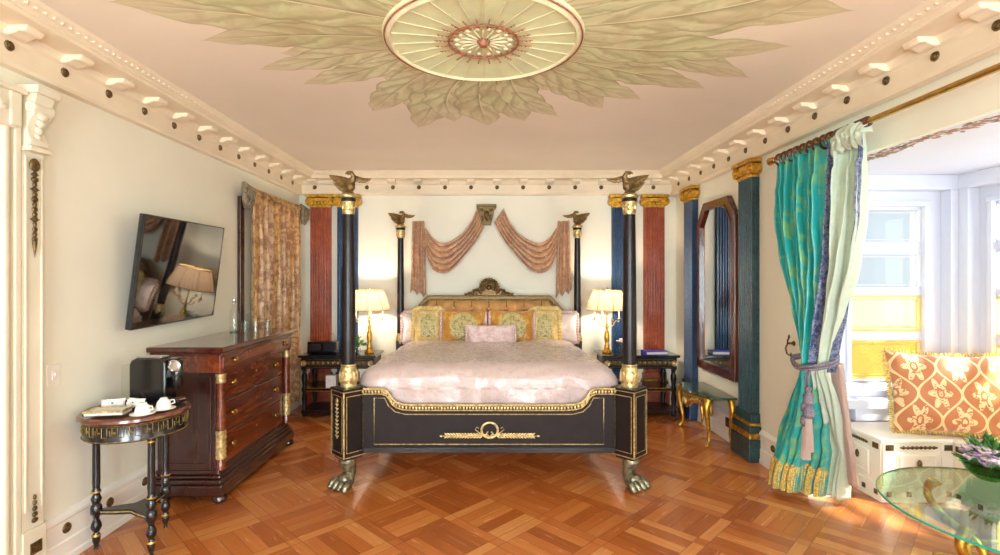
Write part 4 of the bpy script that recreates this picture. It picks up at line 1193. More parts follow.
# recessed panel on the near side
MB().ringprism([(.05, .24), (D-.08, .24), (D-.08, .90), (.05, .90)], [(.085, .275), (D-.115, .275), (D-.115, .865), (.085, .865)], -W2+.022, -W2+.034, 'y').build('side_panel', 'mahogany_dark', dr_, smooth=False, bevel=.003)
m = MB()
for d_, z0, z1 in ((.0, .05, .13), (-.012, .13, .165), (-.026, .165, .19), (-.04, .19, .225)):
    m.box(.02, D+.02+d_, -W2-.02-d_, W2+.02+d_, z0, z1)
m.build('plinth', 'mahogany_dark', dr_, smooth=False, bevel=.010)
MB().box(.02, D+.0, -W2, W2, .93, 1.06).build('frieze_rail', 'mahogany', dr_, smooth=False, bevel=.006)
MB().box(.01, D+.03, -W2-.03, W2+.03, 1.06, 1.082).box(.0, D+.05, -W2-.05, W2+.05, 1.082, 1.12).build('dresser_top', 'mahogany_top', dr_, smooth=False, bevel=.008)
def knob(mb, x, y, z):
    mb.lathe([(.0, 0), (.014, 0), (.010, .008), (.022, .012), (.024, .018), (.014, .026), (0, .027)], 14, mt=T(x, y, z) @ R(PI/2, 'Y'))
rows = [(.955, 1.04, D+.0), (.71, .915, D-.05), (.475, .695, D-.05), (.24, .46, D-.05)]
for k, (a, b, x) in enumerate(rows):
    q = W2-.02 if k == 0 else W2-.12
    o = MB().box(x-.01, x+.012, -q, q, a, b).build('drawer', 'mahogany', dr_, smooth=False, bevel=.005)
    for y in ((-.40, .38) if k else (-.47, .47)):
        m = MB(); knob(m, x+.012, y, (a+b)/2); m.build('knob', 'brass', o)
    if k:
        MB().lathe([(.0, .003), (.011, .003), (.012, 0)], 10, mt=T(x+.012, 0, (a+b)/2+.02) @ R(PI/2, 'Y')).build('escutcheon', 'brass', o)
for g in (-1, 1):
    y = g*(W2-.055); x = D-.025
    c = MB().lathe([(.034, .225), (.034, .26), (.03, .27), (.031, .6), (.027, .88), (.032, .93)], 20, (x, y, 0)).build('column', 'mahogany', dr_)
    m = MB().lathe([(.033, .30), (.0335, .40), (.033, .50), (.034, .505)], 20, (x, y, 0))
    for j in range(6):
        for k in range(10):
            a = 2*PI*k/10+j*.3; m.ell((x+.032*cos(a), y+.032*sin(a), .315+j*.035), (.006, .006, .014), 6, 5)
    m.build('gilt_mount', 'gilt_pale', c)
    MB().lathe([(.031, .85), (.034, .86), (.030, .87), (.032, .89), (.036, .905), (.036, .915)], 20, (x, y, 0)).build('gilt_capital', 'gilt_pale', c)
    MB().lathe([(.035, 0), (.05, .012), (.052, .03), (.04, .05)], 20, (D-.02, g*(W2-.03), 0)).build('bun_foot', 'mahogany_dark', dr_)
    MB().lathe([(.03, 0), (.045, .012), (.045, .03), (.035, .05)], 20, (.07, g*(W2-.03), 0)).build('bun_foot', 'mahogany_dark', dr_)
DT = 1.12
def bottle(label, x, y):
    t = thing('water_bottle', label, 'bottle', (x, y, DT))
    MB().lathe([(.0, .004), (.036, .004), (.038, .01), (.038, .16), (.03, .20), (.016, .235), (.014, .27)], 20).build('bottle_body', 'clear_glass', t)
    MB().lathe([(0, 0), (.034, .0), (.034, .012), (0, .013)], 20).build('bottle_base', 'green_glass', t)
    MB().lathe([(.015, .268), (.016, .272), (.016, .295), (0, .297)], 14).build('cap', 'chrome', t)
bottle('tall clear glass water bottle standing on the dresser', -2.31, 4.62)
def tumbler(label, x, y, first=[None]):
    if first[0]: return dup(first[0], (x, y, DT), 0, label)
    t = thing('drinking_glass', label, 'glass', (x, y, DT), 0, 'glasses on the dresser')
    MB().lathe([(0, .006), (.026, .006), (.028, .0), (.033, .095), (.031, .095), (.026, .012), (0, .012)], 20).build('glass_body', 'clear_glass', t)
    first[0] = t; return t
tumbler('clear tumbler on dresser, nearest the water bottle', -2.19, 4.58)
tumbler('clear tumbler on dresser, middle of the three', -2.12, 4.63)
tumbler('clear tumbler on dresser, farthest from the bottle', -2.05, 4.72)

# ------------------------------------------------------------------ television
tv = thing('television', 'black flat television tilted forward on wall mount above the dresser', 'television', (-2.255, 3.80, 1.66))
# corner frame from near-top, far-top, near-bottom, far-bottom
nt_, ft_, nb_, fb_ = Vector((-2.19, 3.25, 2.03)), Vector((-2.285, 4.36, 2.035)), Vector((-2.32, 3.29, 1.265)), Vector((-2.36, 4.40, 1.295))
org = Vector((-2.255, 3.80, 1.66))
ctr = (nt_+ft_+nb_+fb_)/4
ax = ((ft_+fb_)-(nt_+nb_)).normalized(); az = ((nt_+ft_)-(nb_+fb_)); az = (az-ax*az.dot(ax)).normalized(); an = az.cross(ax)*-1
if an.x < 0: an = -an
mt = Matrix(((ax.x, an.x, az.x, (ctr-org).x), (ax.y, an.y, az.y, (ctr-org).y), (ax.z, an.z, az.z, (ctr-org).z), (0, 0, 0, 1)))
hw, hh = .555, .378
MB().box(-hw, hw, -.035, .0, -hh, hh, mt).box(-hw*.6, hw*.6, -.06, -.03, -hh*.6, hh*.6, mt).build('tv_housing', 'black_plastic', tv, smooth=False, bevel=.006)
MB().box(-hw+.012, hw-.012, 0, .002, -hh+.014, hh-.010, mt).build('screen', 'tv_screen', tv, smooth=False)
MB().ringprism([(-hw, -hh), (hw, -hh), (hw, hh), (-hw, hh)], [(-hw+.006, -hh+.006), (hw-.006, -hh+.006), (hw-.006, hh-.006), (-hw+.006, hh-.006)], -.01, .004, 'y', mt).build('bezel', 'dark_plastic', tv, smooth=False)
MB().box(-.165, -.155, -.1, .1, -.2, .15).tube([(-.16, 0, 0), (-.08, 0, 0)], .03, 10).build('wall_mount', 'dark_plastic', tv, smooth=False)

# light switch
sw_ = thing('light_switch', 'white switch plate on left wall beside the doorway', 'light switch', (XL, 2.82, 1.07))
sw_.location.y = 2.83
MB().box(0, .006, -.045, .045, -.06, .06).build('plate', 'trim_white', sw_, smooth=False, bevel=.003)
MB().box(.005, .010, -.014, .014, -.025, .025).box(.009, .018, -.006, .006, -.004, .016).build('toggle', 'porcelain', sw_, smooth=False, bevel=.002)

# ------------------------------------------------------------------ oval side table with coffee machine
TX, TY, TZ = -2.125, 3.08, .825
st = thing('side_table', 'round black and gilt side table beside the dresser', 'side table', (TX, TY, 0))
MB().lathe([(.0, TZ-.012), (.255, TZ-.012), (.262, TZ), (.275, TZ+.003), (.286, TZ-.006), (.288, TZ-.02), (.275, TZ-.032), (0, TZ-.032)], 64).build('table_top', 'rim_wood', st)
MB().lathe([(.0, TZ-.135), (.262, TZ-.135), (.265, TZ-.128), (.262, TZ-.12), (.262, TZ-.034), (0, TZ-.034)], 64).build('apron', 'black_lacquer', st)
m = MB(); N = 20
def cyl(a, z, r=.2645): return (r*cos(a), r*sin(a), z)
for k in range(N):
    a = 2*PI*k/N; s_ = 2*PI/N
    pts = [(0, .045), (.18, .045), (.18, .1), (.5, .1), (.5, .055), (.36, .055), (.36, .08), (.3, .08)]
    m.tube([cyl(a+p*s_, TZ-.145+q) for p, q in pts], .0022, 5)
    pts = [(.5, .1), (.82, .1), (.82, .045), (1.0, .045)]
    m.tube([cyl(a+p*s_, TZ-.145+q) for p, q in pts], .0022, 5)
    m.ell(cyl(a+.66*s_, TZ-.075), (.008, .008, .008), 6, 5)
for z in (TZ-.128, TZ-.037): m.tube([cyl(2*PI*k/64, z) for k in range(64)], .003, 5, closed=True)
m.build('greek_key_band', 'antique_gilt', st)
la = [PI*1.06, PI*1.62, PI*.30]
legp = []
for a in (math.radians(193), math.radians(-37), math.radians(80)):
    x, y = .215*cos(a), .215*sin(a); legp.append((x, y))
    lg = MB().lathe([(.02, TZ-.135), (.022, TZ-.15), (.019, TZ-.17), (.021, .40), (.018, .36), (.026, .34), (.018, .325), (.028, .30), (.02, .27), (.026, .26), (.03, .25), (.03, .215), (.02, .20), (.014, .18), (.026, .15), (.028, .13), (.014, .10), (.022, .08), (.02, .05), (.01, .02), (.013, 0)], 16, (x, y, 0)).build('leg', 'black_lacquer', st)
    MB().lathe([(.0225, TZ-.155), (.024, TZ-.16), (.022, TZ-.165)], 16, (x, y, 0)).lathe([(.024, .335), (.027, .34), (.024, .345)], 16, (x, y, 0)).lathe([(.02, .072), (.024, .08), (.02, .088)], 16, (x, y, 0)).build('gilt_ring', 'gilt', lg)
# concave triangular stretcher shelf
poly = []
for k in range(3):
    p = Vector(legp[k]); q = Vector(legp[(k+1) % 3]); c = (p+q)/2*.30
    for j in range(10):
        t_ = j/10; b_ = (p*1.08).lerp(q*1.08, t_) ; e = sin(PI*t_)
        poly.append(tuple(b_.lerp(c, e*.75)))
if sum(poly[i][0]*poly[(i+1) % len(poly)][1]-poly[(i+1) % len(poly)][0]*poly[i][1] for i in range(len(poly))) < 0: poly.reverse()
MB().prism(poly, .205, .235, 'z').build('stretcher_shelf', 'black_lacquer', st, smooth=False)
MB().tube([(x, y, .22) for x, y in poly], .004, 5, closed=True).build('shelf_gilt_line', 'gilt_pale', st)

cm2 = thing('coffee_machine', 'black capsule coffee machine with chrome ring on the side table', 'coffee machine', (-2.085, 3.225, TZ), 0)
pr = [(-.15, .0), (.075, .0), (.075, .03), (.075, .25), (.06, .275), (.03, .285), (-.11, .285), (-.14, .27), (-.15, .24)]
MB().prism(pr, -.06, .06, 'y').build('machine_body', 'black_plastic', cm2, bevel=.008, ang=60)
MB().lathe([(.03, 0), (.036, .01), (.036, .17), (.03, .18)], 20, (.115, 0, .09)).box(.07, .12, -.03, .03, .16, .28).box(.07, .15, -.04, .04, 0, .02).build('brew_head', 'black_plastic', cm2, bevel=.004)
MB().tube([(.13, -.040, .235)]+[(.13+.0, -.04, .235)], .001, 4).lathe([(.034, 0), (.040, .008), (.040, .018), (.031, .024), (.026, .016)], 22, mt=T(.118, -.026, .235) @ R(PI/2, 'X')).build('chrome_ring', 'chrome', cm2)
MB().box(-.12, .04, -.04, .04, .283, .292).build('lid_strip', 'chrome', cm2, smooth=False, bevel=.003)
MB().lathe([(.04, .02), (.045, .024), (.04, .028), (0, .028)], 20, (.125, 0, 0)).build('drip_tray', 'chrome', cm2)
MB().rbox((-.19, .02, .12), (.035, .05, .12), .012, 6).build('water_tank', 'clear_glass', cm2)
def cup(label, x, y, first=[None]):
    if first[0]: return dup(first[0], (x, y, TZ), .8, label)
    t = thing('coffee_cup', label, 'cup', (x, y, TZ), 0, 'upturned coffee cups')
    MB().lathe([(.06, 0), (.065, .004), (.06, .007), (0, .006)], 24).build('saucer', 'porcelain', t)
    MB().lathe([(.042, .008), (.041, .02), (.034, .045), (.02, .06), (.02, .066), (.0, .062)], 24).build('cup_body', 'porcelain', t)
    MB().tube([(.038, 0, .022), (.058, 0, .026), (.055, 0, .045), (.034, 0, .046)], .004, 7).build('handle', 'porcelain', t)
    first[0] = t; return t
cup('white upturned cup on its saucer, front one of the pair', -2.0, 2.945)
cup('white upturned cup on its saucer, nearer the coffee machine', -1.955, 3.065)
tr = thing('sachet_tray', 'small white and gilt tray at left edge of the side table', 'tray', (-2.205, 2.955, TZ), .15)
MB().box(-.10, .10, -.055, .055, 0, .022).build('tray_body', 'paper_white', tr, smooth=False, bevel=.004)
MB().ringprism([(-.104, -.059), (.104, -.059), (.104, .059), (-.104, .059)], [(-.096, -.051), (.096, -.051), (.096, .051), (-.096, .051)], .016, .028, 'z').build('tray_rim', 'gilt_pale', tr, smooth=False)
def sachet(label, x, y, z, rz, first=[None]):
    if first[0]: return dup(first[0], (x, y, z), rz, label)
    t = thing('sugar_sachet', label, 'sachet', (x, y, z), rz, 'sachets beside the cups')
    c = cushion_mesh(.06, .028, .016, .5, 3, 0, 12); c.v = [R(-.5, 'X') @ v + Vector((0, 0, .034)) for v in c.v]; c.build('packet', 'paper_white', t)
    MB().ell((-.01, -.016, .038), (.014, .003, .006), 8, 6).build('printed_mark', 'dark_plastic', t, smooth=False)
    first[0] = t; return t
sachet('white paper sachet lying behind the tray, left one', -2.255, 3.06, TZ, .5)
sachet('white paper sachet between tray and coffee machine', -2.13, 3.075, TZ, -.2)

# ------------------------------------------------------------------ tall mirror on right wall
mi = thing('wall_mirror', 'tall mahogany mirror with clipped corners between two blue pilasters', 'mirror', (XR, 5.27, 1.52))
def octo(w, h, c): return [(-w, -h), (w, -h), (w, h-c), (w-c*.8, h), (-w+c*.8, h), (-w, h-c)]
def rg(o_, i_, d0, d1): return MB().ringprism(o_, i_, d0, d1, 'x')
rg(octo(.44, .90, .20), octo(.35, .81, .17), -.055, 0).build('mirror_frame', 'mirror_wood', mi, smooth=False, bevel=.008)
rg(octo(.365, .825, .175), octo(.35, .81, .17), -.062, -.05).build('inner_slip', 'mirror_wood', mi, smooth=False)
MB().prism(octo(.355, .815, .17), -.035, -.02, 'x').build('mirror_pane', 'mirror_glass', mi, smooth=False)

# ------------------------------------------------------------------ gilded console bench
cb = thing('gilt_console', 'low gilded rococo bench with green marble top under the tall mirror', 'bench', (XR-.03, 5.20, 0), -PI/2)
# local: x along wall(+x = -Y world... rotation -90: local x -> -Y), local y -> +X ; front is -y
tw, td, th = .37, .36, .475
def serp(k, s=1):
    pts = []
    for j in range(41):
        u = j/40; x = lerp(-tw, tw, u)
        y = -td*(.80+.12*cos((u-.5)*2*PI*1.0)+.10*(1-(2*u-1)**4)*.5)
        if u < .06: y = lerp(-td*.66, y, u/.06)
        if u > .94: y = lerp(-td*.66, y, (1-u)/.06)
        pts.append((x*s, y*s))
    return [(tw*s, 0)]+[(-tw*s, 0)]+pts if False else pts+[(tw*s, 0), (-tw*s, 0)]
MB().prism(serp(0, 1.03), th-.022, th, 'z').build('marble_top', 'green_marble', cb, bevel=.006)
m = MB()
sp_ = serp(0, .96)[:41]
def apf(u, v):
    k = u*40; i = min(int(k), 39); f = k-i; x = lerp(sp_[i][0], sp_[i+1][0], f); y = lerp(sp_[i][1], sp_[i+1][1], f)
    drop = .095+.04*cos((u-.5)*4*PI)+.02*abs(sin(u*PI*9))
    return (x, y-.012*sin(v*PI), th-.022-drop*v)
m.grid(apf, 80, 6)
apr = m.build('carved_apron', 'gilt', cb, solid=.02, ang=80)
m = MB()
for k in range(24):
    u = (k+.5)/24; p = apf(u, .55); m.ell(p, (.016, .014, .012+.01*(k % 2)), 8, 6)
    p = apf(u, .95); m.ell(p, (.012, .012, .014), 7, 5)
p = apf(.5, .6); m.ell((p[0], p[1]-.01, p[2]), (.045, .02, .035))
m.build('carved_shells', 'gilt_pale', apr)
for sx in (-1, 1):
    for fy in (0, 1):
        bx_, by_ = sx*(tw-.035), (-td*.72 if fy == 0 else -.04)
        out = Vector((sx*.55, -.83 if fy == 0 else 0, 0)).normalized()
        b = Vector((bx_, by_, 0))
        pts = [b+out*-.005+Vector((0, 0, th-.03)), b+out*.028+Vector((0, 0, th-.11)), b+out*.012+Vector((0, 0, .25)), b-out*.012+Vector((0, 0, .12)), b-out*.005+Vector((0, 0, .05)), b+out*.02+Vector((0, 0, .015))]
        m = MB().tube(spl(pts, 20), [lerp(.034, .013, min(1, k/15)) if k < 17 else .013+.003*(k-17) for k in range(21)], 12)
        m.ell(b+out*.02+Vector((0, 0, .014)), (.02, .02, .014), 10, 8); m.ell(b+out*.035+Vector((0, 0, th-.09)), (.02, .02, .035), 10, 8)
        m.build('cabriole_leg', 'gilt', cb)
# outlets on right baseboard behind the bench
ot = thing('wall_outlet', 'dark wall socket in the baseboard nearest back corner under the bench', 'outlet', (XR-.03, 5.42, .20), 0, 'baseboard sockets')
MB().box(-.006, 0, -.04, .04, -.045, .045).build('plate', 'dark_plastic', ot, smooth=False, bevel=.002)
MB().box(-.009, -.005, -.02, .02, -.025, .025).build('socket', 'bronze', ot, smooth=False)
dup(ot, (XR-.03, 5.02, .19), 0, 'dark wall socket in the baseboard below the near end of the bench')

# ------------------------------------------------------------------ big teal curtain and rod
RX, RZ = 2.2, 2.52
rod = thing('curtain_pole', 'long brass curtain pole over the bay opening', 'curtain pole', (RX, 0, RZ))
MB().tube([(0, .3, 0), (0, 3.93, 0)], .017, 14).build('pole', 'brass', rod)
MB().lathe([(0, 0), (.02, .0), (.028, .02), (.016, .035), (.03, .06), (.0, .09)], 16, mt=T(0, 3.93, 0) @ R(-PI/2, 'X')).build('finial', 'brass', rod)
for y in (3.9, .5):
    MB().tube([(0, y, 0), (.11, y, 0)], .01, 8).box(.10, .112, y-.03, y+.03, -.05, .05).build('bracket', 'brass', rod)
MB().tube([(0, 2.96, 0), (0, 3.22, 0)], .030, 16).build('sleeve', 'ring_wood', rod)
rg0 = None
for k in range(9):
    if rg0 is None:
        rg0 = MB().tube([(.042*cos(2*PI*j/24), 0, .042*sin(2*PI*j/24)-.018) for j in range(24)], .0085, 8, closed=True).build('curtain_ring', 'ring_wood', rod); r_ = rg0
    else:
        r_ = rg0.copy(); COL.objects.link(r_); r_.parent = rod
    r_.location = (0, 3.27+k*.072, 0)
    r_.rotation_euler = (0, 0, random.uniform(-.3, .3))

tc = thing('bay_curtain', 'tall teal silk curtain with pale lining and gold fringe, tied back', 'curtain', (RX, 0, 0))
# left/right Y edge as function of z
EL = [(2.50, 3.86), (2.35, 3.865), (2.0, 3.85), (1.7, 3.77), (1.4, 3.66), (1.15, 3.56), (1.03, 3.52), (.9, 3.56), (.7, 3.66), (.45, 3.80), (.2, 3.88), (.04, 3.93)]
ER = [(2.50, 2.97), (2.35, 2.965), (2.0, 2.99), (1.7, 3.05), (1.4, 3.16), (1.15, 3.25), (1.03, 3.28), (.9, 3.31), (.7, 3.39), (.45, 3.49), (.2, 3.56), (.04, 3.58)]
def interp(tab, z):
    if z >= tab[0][0]: return tab[0][1]
    for (z0, y0), (z1, y1) in zip(tab, tab[1:]):
        if z0 >= z >= z1:
            f = (z0-z)/(z0-z1); f = f*f*(3-2*f)*.3+f*.7; return y0+(y1-y0)*f
    return tab[-1][1]
def cur(s, z, shift=0):
    if z < 1.0:
        f = min(1, (1.0-z)/.5); s2 = s/.62*.80 if s < .62 else (.80+(s-.62)/.1*.05 if s < .72 else .85+(s-.72)/.28*.15); s = lerp(s, s2, f)
    yl, yr = interp(EL, z), interp(ER, z)
    y = lerp(yl, yr, s)
    pin = 1-min(1, abs(z-1.03)/.5)
    A = .05*(1-.55*pin)*(1 if z < 2.3 else .75)
    k = 10
    ph = s*2*PI*k+.6*sin(z*2.1+s*6)
    bow = -.05*sin(PI*s)*(pin*1.2+.2)
    x = A*sin(ph)+.016*sin(ph*.47+z*3)+bow+.01*mn.noise(Vector((s*9, z*6, 2)))
    if z < 1.0:
        q = max(0, (s-.4)/.6); x += .30*min(1, (1.0-z)/.6)*q*q*(3-2*q)
    return Vector((x+shift, y+.02*cos(ph)*(1-pin), z))
def zed(v, zt=2.47, zb=.05): return lerp(zt, zb, v)
MB().grid(lambda u, v: cur(u, zed(v), 0), 150, 90, urange=(0, .62)).build('silk_panel', 'teal_silk', tc, solid=.003, ang=80)
MB().grid(lambda u, v: cur(u, zed(v, zb=1.0), 0), 24, 60, urange=(.62, .72)).build('patterned_band', 'blue_band', tc, solid=.003, ang=80)
MB().grid(lambda u, v: cur(u, zed(v), 0), 70, 90, urange=(.72, .97)).build('lining', 'lining_silk', tc, solid=.003, ang=80)
MB().grid(lambda u, v: cur(u, zed(v, zt=2.46, zb=1.0), .01), 10, 60, urange=(.965, 1.0)).build('edge_trim', 'blue_band', tc, solid=.003, ang=80)
MB().grid(lambda u, v: cur(u, lerp(1.0, .05, v), .015), 24, 60, urange=(.62, .73)).build('lower_band', 'lining_silk', tc, solid=.003, ang=80)
# heading frill
def hf(u, v):
    z = lerp(2.465, 2.515, v); p = cur(u, 2.46); p.z = z; p.x = .0+.035*sin(u*2*PI*22)*(1-.3*v)+.01; return p
MB().grid(hf, 200, 4, urange=(0, .72)).build('heading', 'teal_silk', tc, solid=.003, ang=80)
MB().grid(hf, 80, 4, urange=(.72, 1)).build('lining_heading', 'lining_silk', tc, solid=.003, ang=80)
# lining turned over the top at right
def pouf(u, v):
    a = v*PI; return (-.03-.05*sin(a)+.01*sin(u*40), lerp(3.18, 2.93, u)+.015*sin(v*9), 2.50-.14*v+.03*sin(u*PI)+.012*sin(u*25+v*5))
MB().grid(pouf, 40, 14).build('lining_pouf', 'lining_silk', tc, solid=.003, ang=80)
# sheer lace panel behind
def lace(u, v):
    z = lerp(1.06, .17, v); y = lerp(lerp(3.36, 3.62, v), lerp(3.26, 3.50, v), u)
    return (.055+.27*v+.02*sin(u*2*PI*6+v), y, z)
MB().grid(lace, 60, 30).build('lace_panel', 'sheer_lace', tc, solid=.002, ang=80)
# gold fringe skirt
m = MB()
for k in range(150):
    s = .62*k/149; p0 = cur(s, .25); p1 = cur(s, .045)
    p0.x -= .008; p1.x -= .012
    m.tube([p0, p0.lerp(p1, .5)+Vector((-.004*(k % 3), 0, 0)), p1], [.006, .0055, .0045], 5)
m.grid(lambda u, v: cur(u, lerp(.27, .235, v), -.008), 120, 2, urange=(0, .62))
m.build('gold_fringe', 'gold_fringe', tc)
# tie-back rope with tassels
m = MB()
loop = [(-.10, 3.54, 1.07), (-.13, 3.46, 1.04), (-.14, 3.38, 1.03), (-.12, 3.29, 1.04), (-.02, 3.25, 1.07), (.06, 3.30, 1.10), (.10, 3.42, 1.12), (.08, 3.52, 1.10)]
lp = spl(loop+[loop[0]], 60)[:-1]
m.tube(lp, .010, 8, closed=True); m.tube([p+Vector((0, 0, -.022)) for p in lp], .010, 8, closed=True)
tb = m.build('tieback', 'cord', tc)
m = MB()
for q, (yy, dz) in enumerate(((3.27, 0), (3.30, -.06))):
    c = (-.15, yy, .0)
    m.tube([(-.14, yy, 1.02), (-.155, yy, .96), (-.15, yy, .90+dz)], .007, 6)
    m.lathe([(.0, .92+dz), (.022, .91+dz), (.012, .88+dz), (.028, .85+dz), (.03, .81+dz), (.014, .79+dz), (.03, .77+dz), (.034, .73+dz), (.018, .71+dz)], 14, c)
m.build('tassel_head', 'cord', tc)
m = MB()
for q, (yy, dz) in enumerate(((3.27, 0), (3.30, -.06))):
    for k in range(20):
        a = 2*PI*k/20; m.tube([(-.15+.014*cos(a), yy+.014*sin(a), .72+dz), (-.15+.022*cos(a), yy+.022*sin(a), .60+dz), (-.15+.026*cos(a), yy+.026*sin(a), .50+dz)], .004, 4)
m.build('tassel_skirt', 'sheer_lace', tc)
hk = thing('tieback_hook', 'small bronze curtain hook on right wall beside the teal curtain', 'hook', (XR, 3.98, 1.10))
m = MB().lathe([(.0, 0), (.022, 0), (.02, .008), (.008, .012), (.008, .05)], 12, mt=T(.004, 0, 0) @ R(-PI/2, 'Y'))
m.tube([(-.05, 0, 0), (-.06, -.02, .03), (-.055, -.03, .05), (-.05, -.02, .065), (-.045, -.005, .05)], .006, 7)
m.tube([(-.05, 0, 0), (-.06, .01, -.04), (-.06, -.01, -.08), (-.05, -.03, -.09), (-.045, -.04, -.07)], .006, 7)
m.build('hook_body', 'bronze', hk)

# garland painted on the bay ceiling
m = MB()
rd2 = random.Random(4)
for k in range(150):
    t_ = k/150; y = lerp(3.95, 1.5, t_); x = 2.65+.03*sin(t_*14)
    for q in range(3):
        a = rd2.random()*2*PI; xx, yy = x+rd2.uniform(-.055, .055), y+rd2.uniform(-.02, .02)
        s_ = rd2.uniform(.03, .06)
        m.grid(lambda u, v: (xx+cos(a)*v*s_-sin(a)*(u-.5)*s_*.45*sin(PI*min(.98, v+.02)), yy+sin(a)*v*s_+cos(a)*(u-.5)*s_*.45*sin(PI*min(.98, v+.02)), BH-.0015-.00001*q), 2, 4)
m.grid(lambda u, v: (2.65+.03*sin((3.95-lerp(3.98, 1.5, v))/2.45*14)+(u-.5)*.012, lerp(3.98, 1.5, v), BH-.0012), 1, 80)
g_ = m.build('painted_garland', 'garland_paint', smooth=False)
tag(g_, 'painted leaf garland running along the white bay ceiling', 'mural')

# ------------------------------------------------------------------ window seat
ws = thing('window_bench', 'white built-in window seat with bronze mounts in the bay', 'window seat', (0, 0, 0))
SX, SY = 2.82, 3.66; SZ = .455; IX = 3.33
def lpoly(e): return [(SX-e, SY-e), (IX-e, SY-e), (IX-e, BY0+.1), (BX-.125, BY0+.1), (BX-.125, BY1-.145), (SX-e, BY1-.145)]
MB().prism(lpoly(0), .10, SZ-.03, 'z').build('seat_carcase', 'trim_white', ws, smooth=False)
MB().prism(lpoly(.015), SZ-.03, SZ, 'z').build('seat_board', 'trim_white', ws, smooth=False, bevel=.008)
MB().prism(lpoly(.012), 0, .12, 'z').build('seat_plinth', 'trim_white', ws, smooth=False, bevel=.006)
def front(mt, L, name):
    for a, b in ((.0, .09), (L-.09, L)): MB().box(a, b, -.012, 0, .12, SZ-.03, mt).build(name+'_stile', 'trim_white', ws, smooth=False, bevel=.003)
    dwr = MB().box(.10, L-.10, -.010, 0, .15, .36, mt).build('drawer_front', 'trim_white', ws, smooth=False, bevel=.004)
    MB().ringprism([(.12, .17), (L-.12, .17), (L-.12, .34), (.12, .34)], [(.135, .185), (L-.135, .185), (L-.135, .325), (.135, .325)], -.016, -.008, 'y', mt).build('drawer_molding', 'trim_white', dwr, smooth=False)
    m = MB(); m.ell((0, 0, 0), (.018, .010, .030), 12, 8, mt=mt @ T(L/2+.0, -.02, .28)); m.build('drawer_pull', 'bronze', dwr)
    m = MB()
    for k in range(17):
        x = lerp(.13, L-.13, k/16); m.ell((0, 0, 0), (.012, .005, .007+.006*(k % 2)), 8, 5, mt=mt @ T(x, -.012, .395))
    m.build('garland_mount', 'bronze', ws)
    for x in (.045, L-.045): MB().box(x-.028, x+.028, -.016, -.011, .375, .415, mt).box(x-.02, x+.02, -.019, -.015, .382, .408, mt).build('corner_mount', 'bronze', ws, smooth=False)
    n = max(2, round(L/.17))
    for k in range(n+1):
        x = lerp(.04, L-.04, k/n); MB().box(x-.016, x+.016, -.017, -.012, .045, .08, mt).build('plinth_mount', 'bronze', ws, smooth=False)
front(T(SX, SY, 0), IX-SX, 'front')
front(T(SX, BY1-.15, 0) @ R(-PI/2), BY1-.15-SY, 'end')
for y in (3.64, 2.9, 2.16): front(T(IX, y, 0) @ R(-PI/2), .72, 'side')
cu = thing('seat_cushion', 'large orange ogee damask cushion with fringe on the window seat', 'cushion', (3.40, 3.70, SZ+.022), math.radians(-18))
def tcush(w, h, t, tilt):
    c = cushion_mesh(w, h, t, .5, 5, .05, 36); Mx = R(tilt, 'X') @ T(0, 0, h); c.v = [Mx @ v for v in c.v]; return c, Mx
c, Mx = tcush(.37, .29, .12, -.30)
c.build('cushion_cover', 'ogee_damask', cu, ang=80)
m = MB()
for k in range(170):
    t_ = k/170*4; sd_ = int(t_); f = t_-sd_
    P4 = [(-1, -1), (1, -1), (1, 1), (-1, 1), (-1, -1)]
    a = Vector(P4[sd_]).lerp(Vector(P4[sd_+1]), f); o_ = [(0, -1), (1, 0), (0, 1), (-1, 0)][sd_]
    b = abs(a.x*a.y)
    p = Vector((a.x*.37*(1+.05*b*b), 0, a.y*.29*(1+.05*b*b-.05*(1-a.x**2)*abs(a.y)**4)))
    q = p+Vector((o_[0]*.03, random.uniform(-.014, .014), o_[1]*.025))
    m.tube([Mx @ p, Mx @ q], [.009, .004], 5)
m.build('fringe', 'gold_fringe', cu)
cu2 = dup(cu, (3.52, 3.98, SZ+.02), math.radians(-42), 'matching orange cushion tucked in the bay corner behind the large one')
cu2.location = (3.62, 3.86, SZ+.015); cu2.rotation_euler = (0, 0, math.radians(-50)); cu2.scale = (.8, .8, .8)
for o_ in (cu, cu2): o_['group'] = 'damask seat cushions'

# ------------------------------------------------------------------ round glass coffee table
GX, GY, GZ, GR = 2.685, 2.50, .455, .63
gt = thing('coffee_table', 'round glass coffee table with gilded curved legs in the bay', 'coffee table', (GX, GY, 0))
MB().lathe([(0, GZ-.012), (GR-.004, GZ-.012), (GR-.004, GZ), (0, GZ)], 96).build('glass_top', 'table_glass', gt, ang=30)
MB().lathe([(GR-.004, GZ-.012), (GR, GZ-.010), (GR, GZ-.002), (GR-.004, GZ)], 96, cap=False).build('glass_edge', 'glass_edge', gt)
for k in range(4):
    a = math.radians(194+90*k); d = Vector((cos(a), sin(a), 0))
    pts = [d*.46+Vector((0, 0, GZ-.016)), d*.50+Vector((0, 0, .36)), d*.42+Vector((0, 0, .26)), d*.26+Vector((0, 0, .19)), d*.22+Vector((0, 0, .12)), d*.34+Vector((0, 0, .05)), d*.42+Vector((0, 0, .018))]
    m = MB().tube(spl(pts, 28), [.026 if j < 4 else .022 for j in range(29)], 10)
    m.ell(d*.42+Vector((0, 0, .02)), (.035, .035, .02)); m.ell(d*.46+Vector((0, 0, GZ-.028)), (.034, .034, .015))
    m.build('leg', 'gilt', gt)
MB().tube([(.25*cos(q*PI/20), .25*sin(q*PI/20), .185) for q in range(40)], .014, 8, closed=True).build('ring_stretcher', 'gilt', gt)
fl = thing('flower_bowl', 'green glass bowl of mauve and white flowers on the coffee table', 'flowers', (2.87, 2.93, GZ))
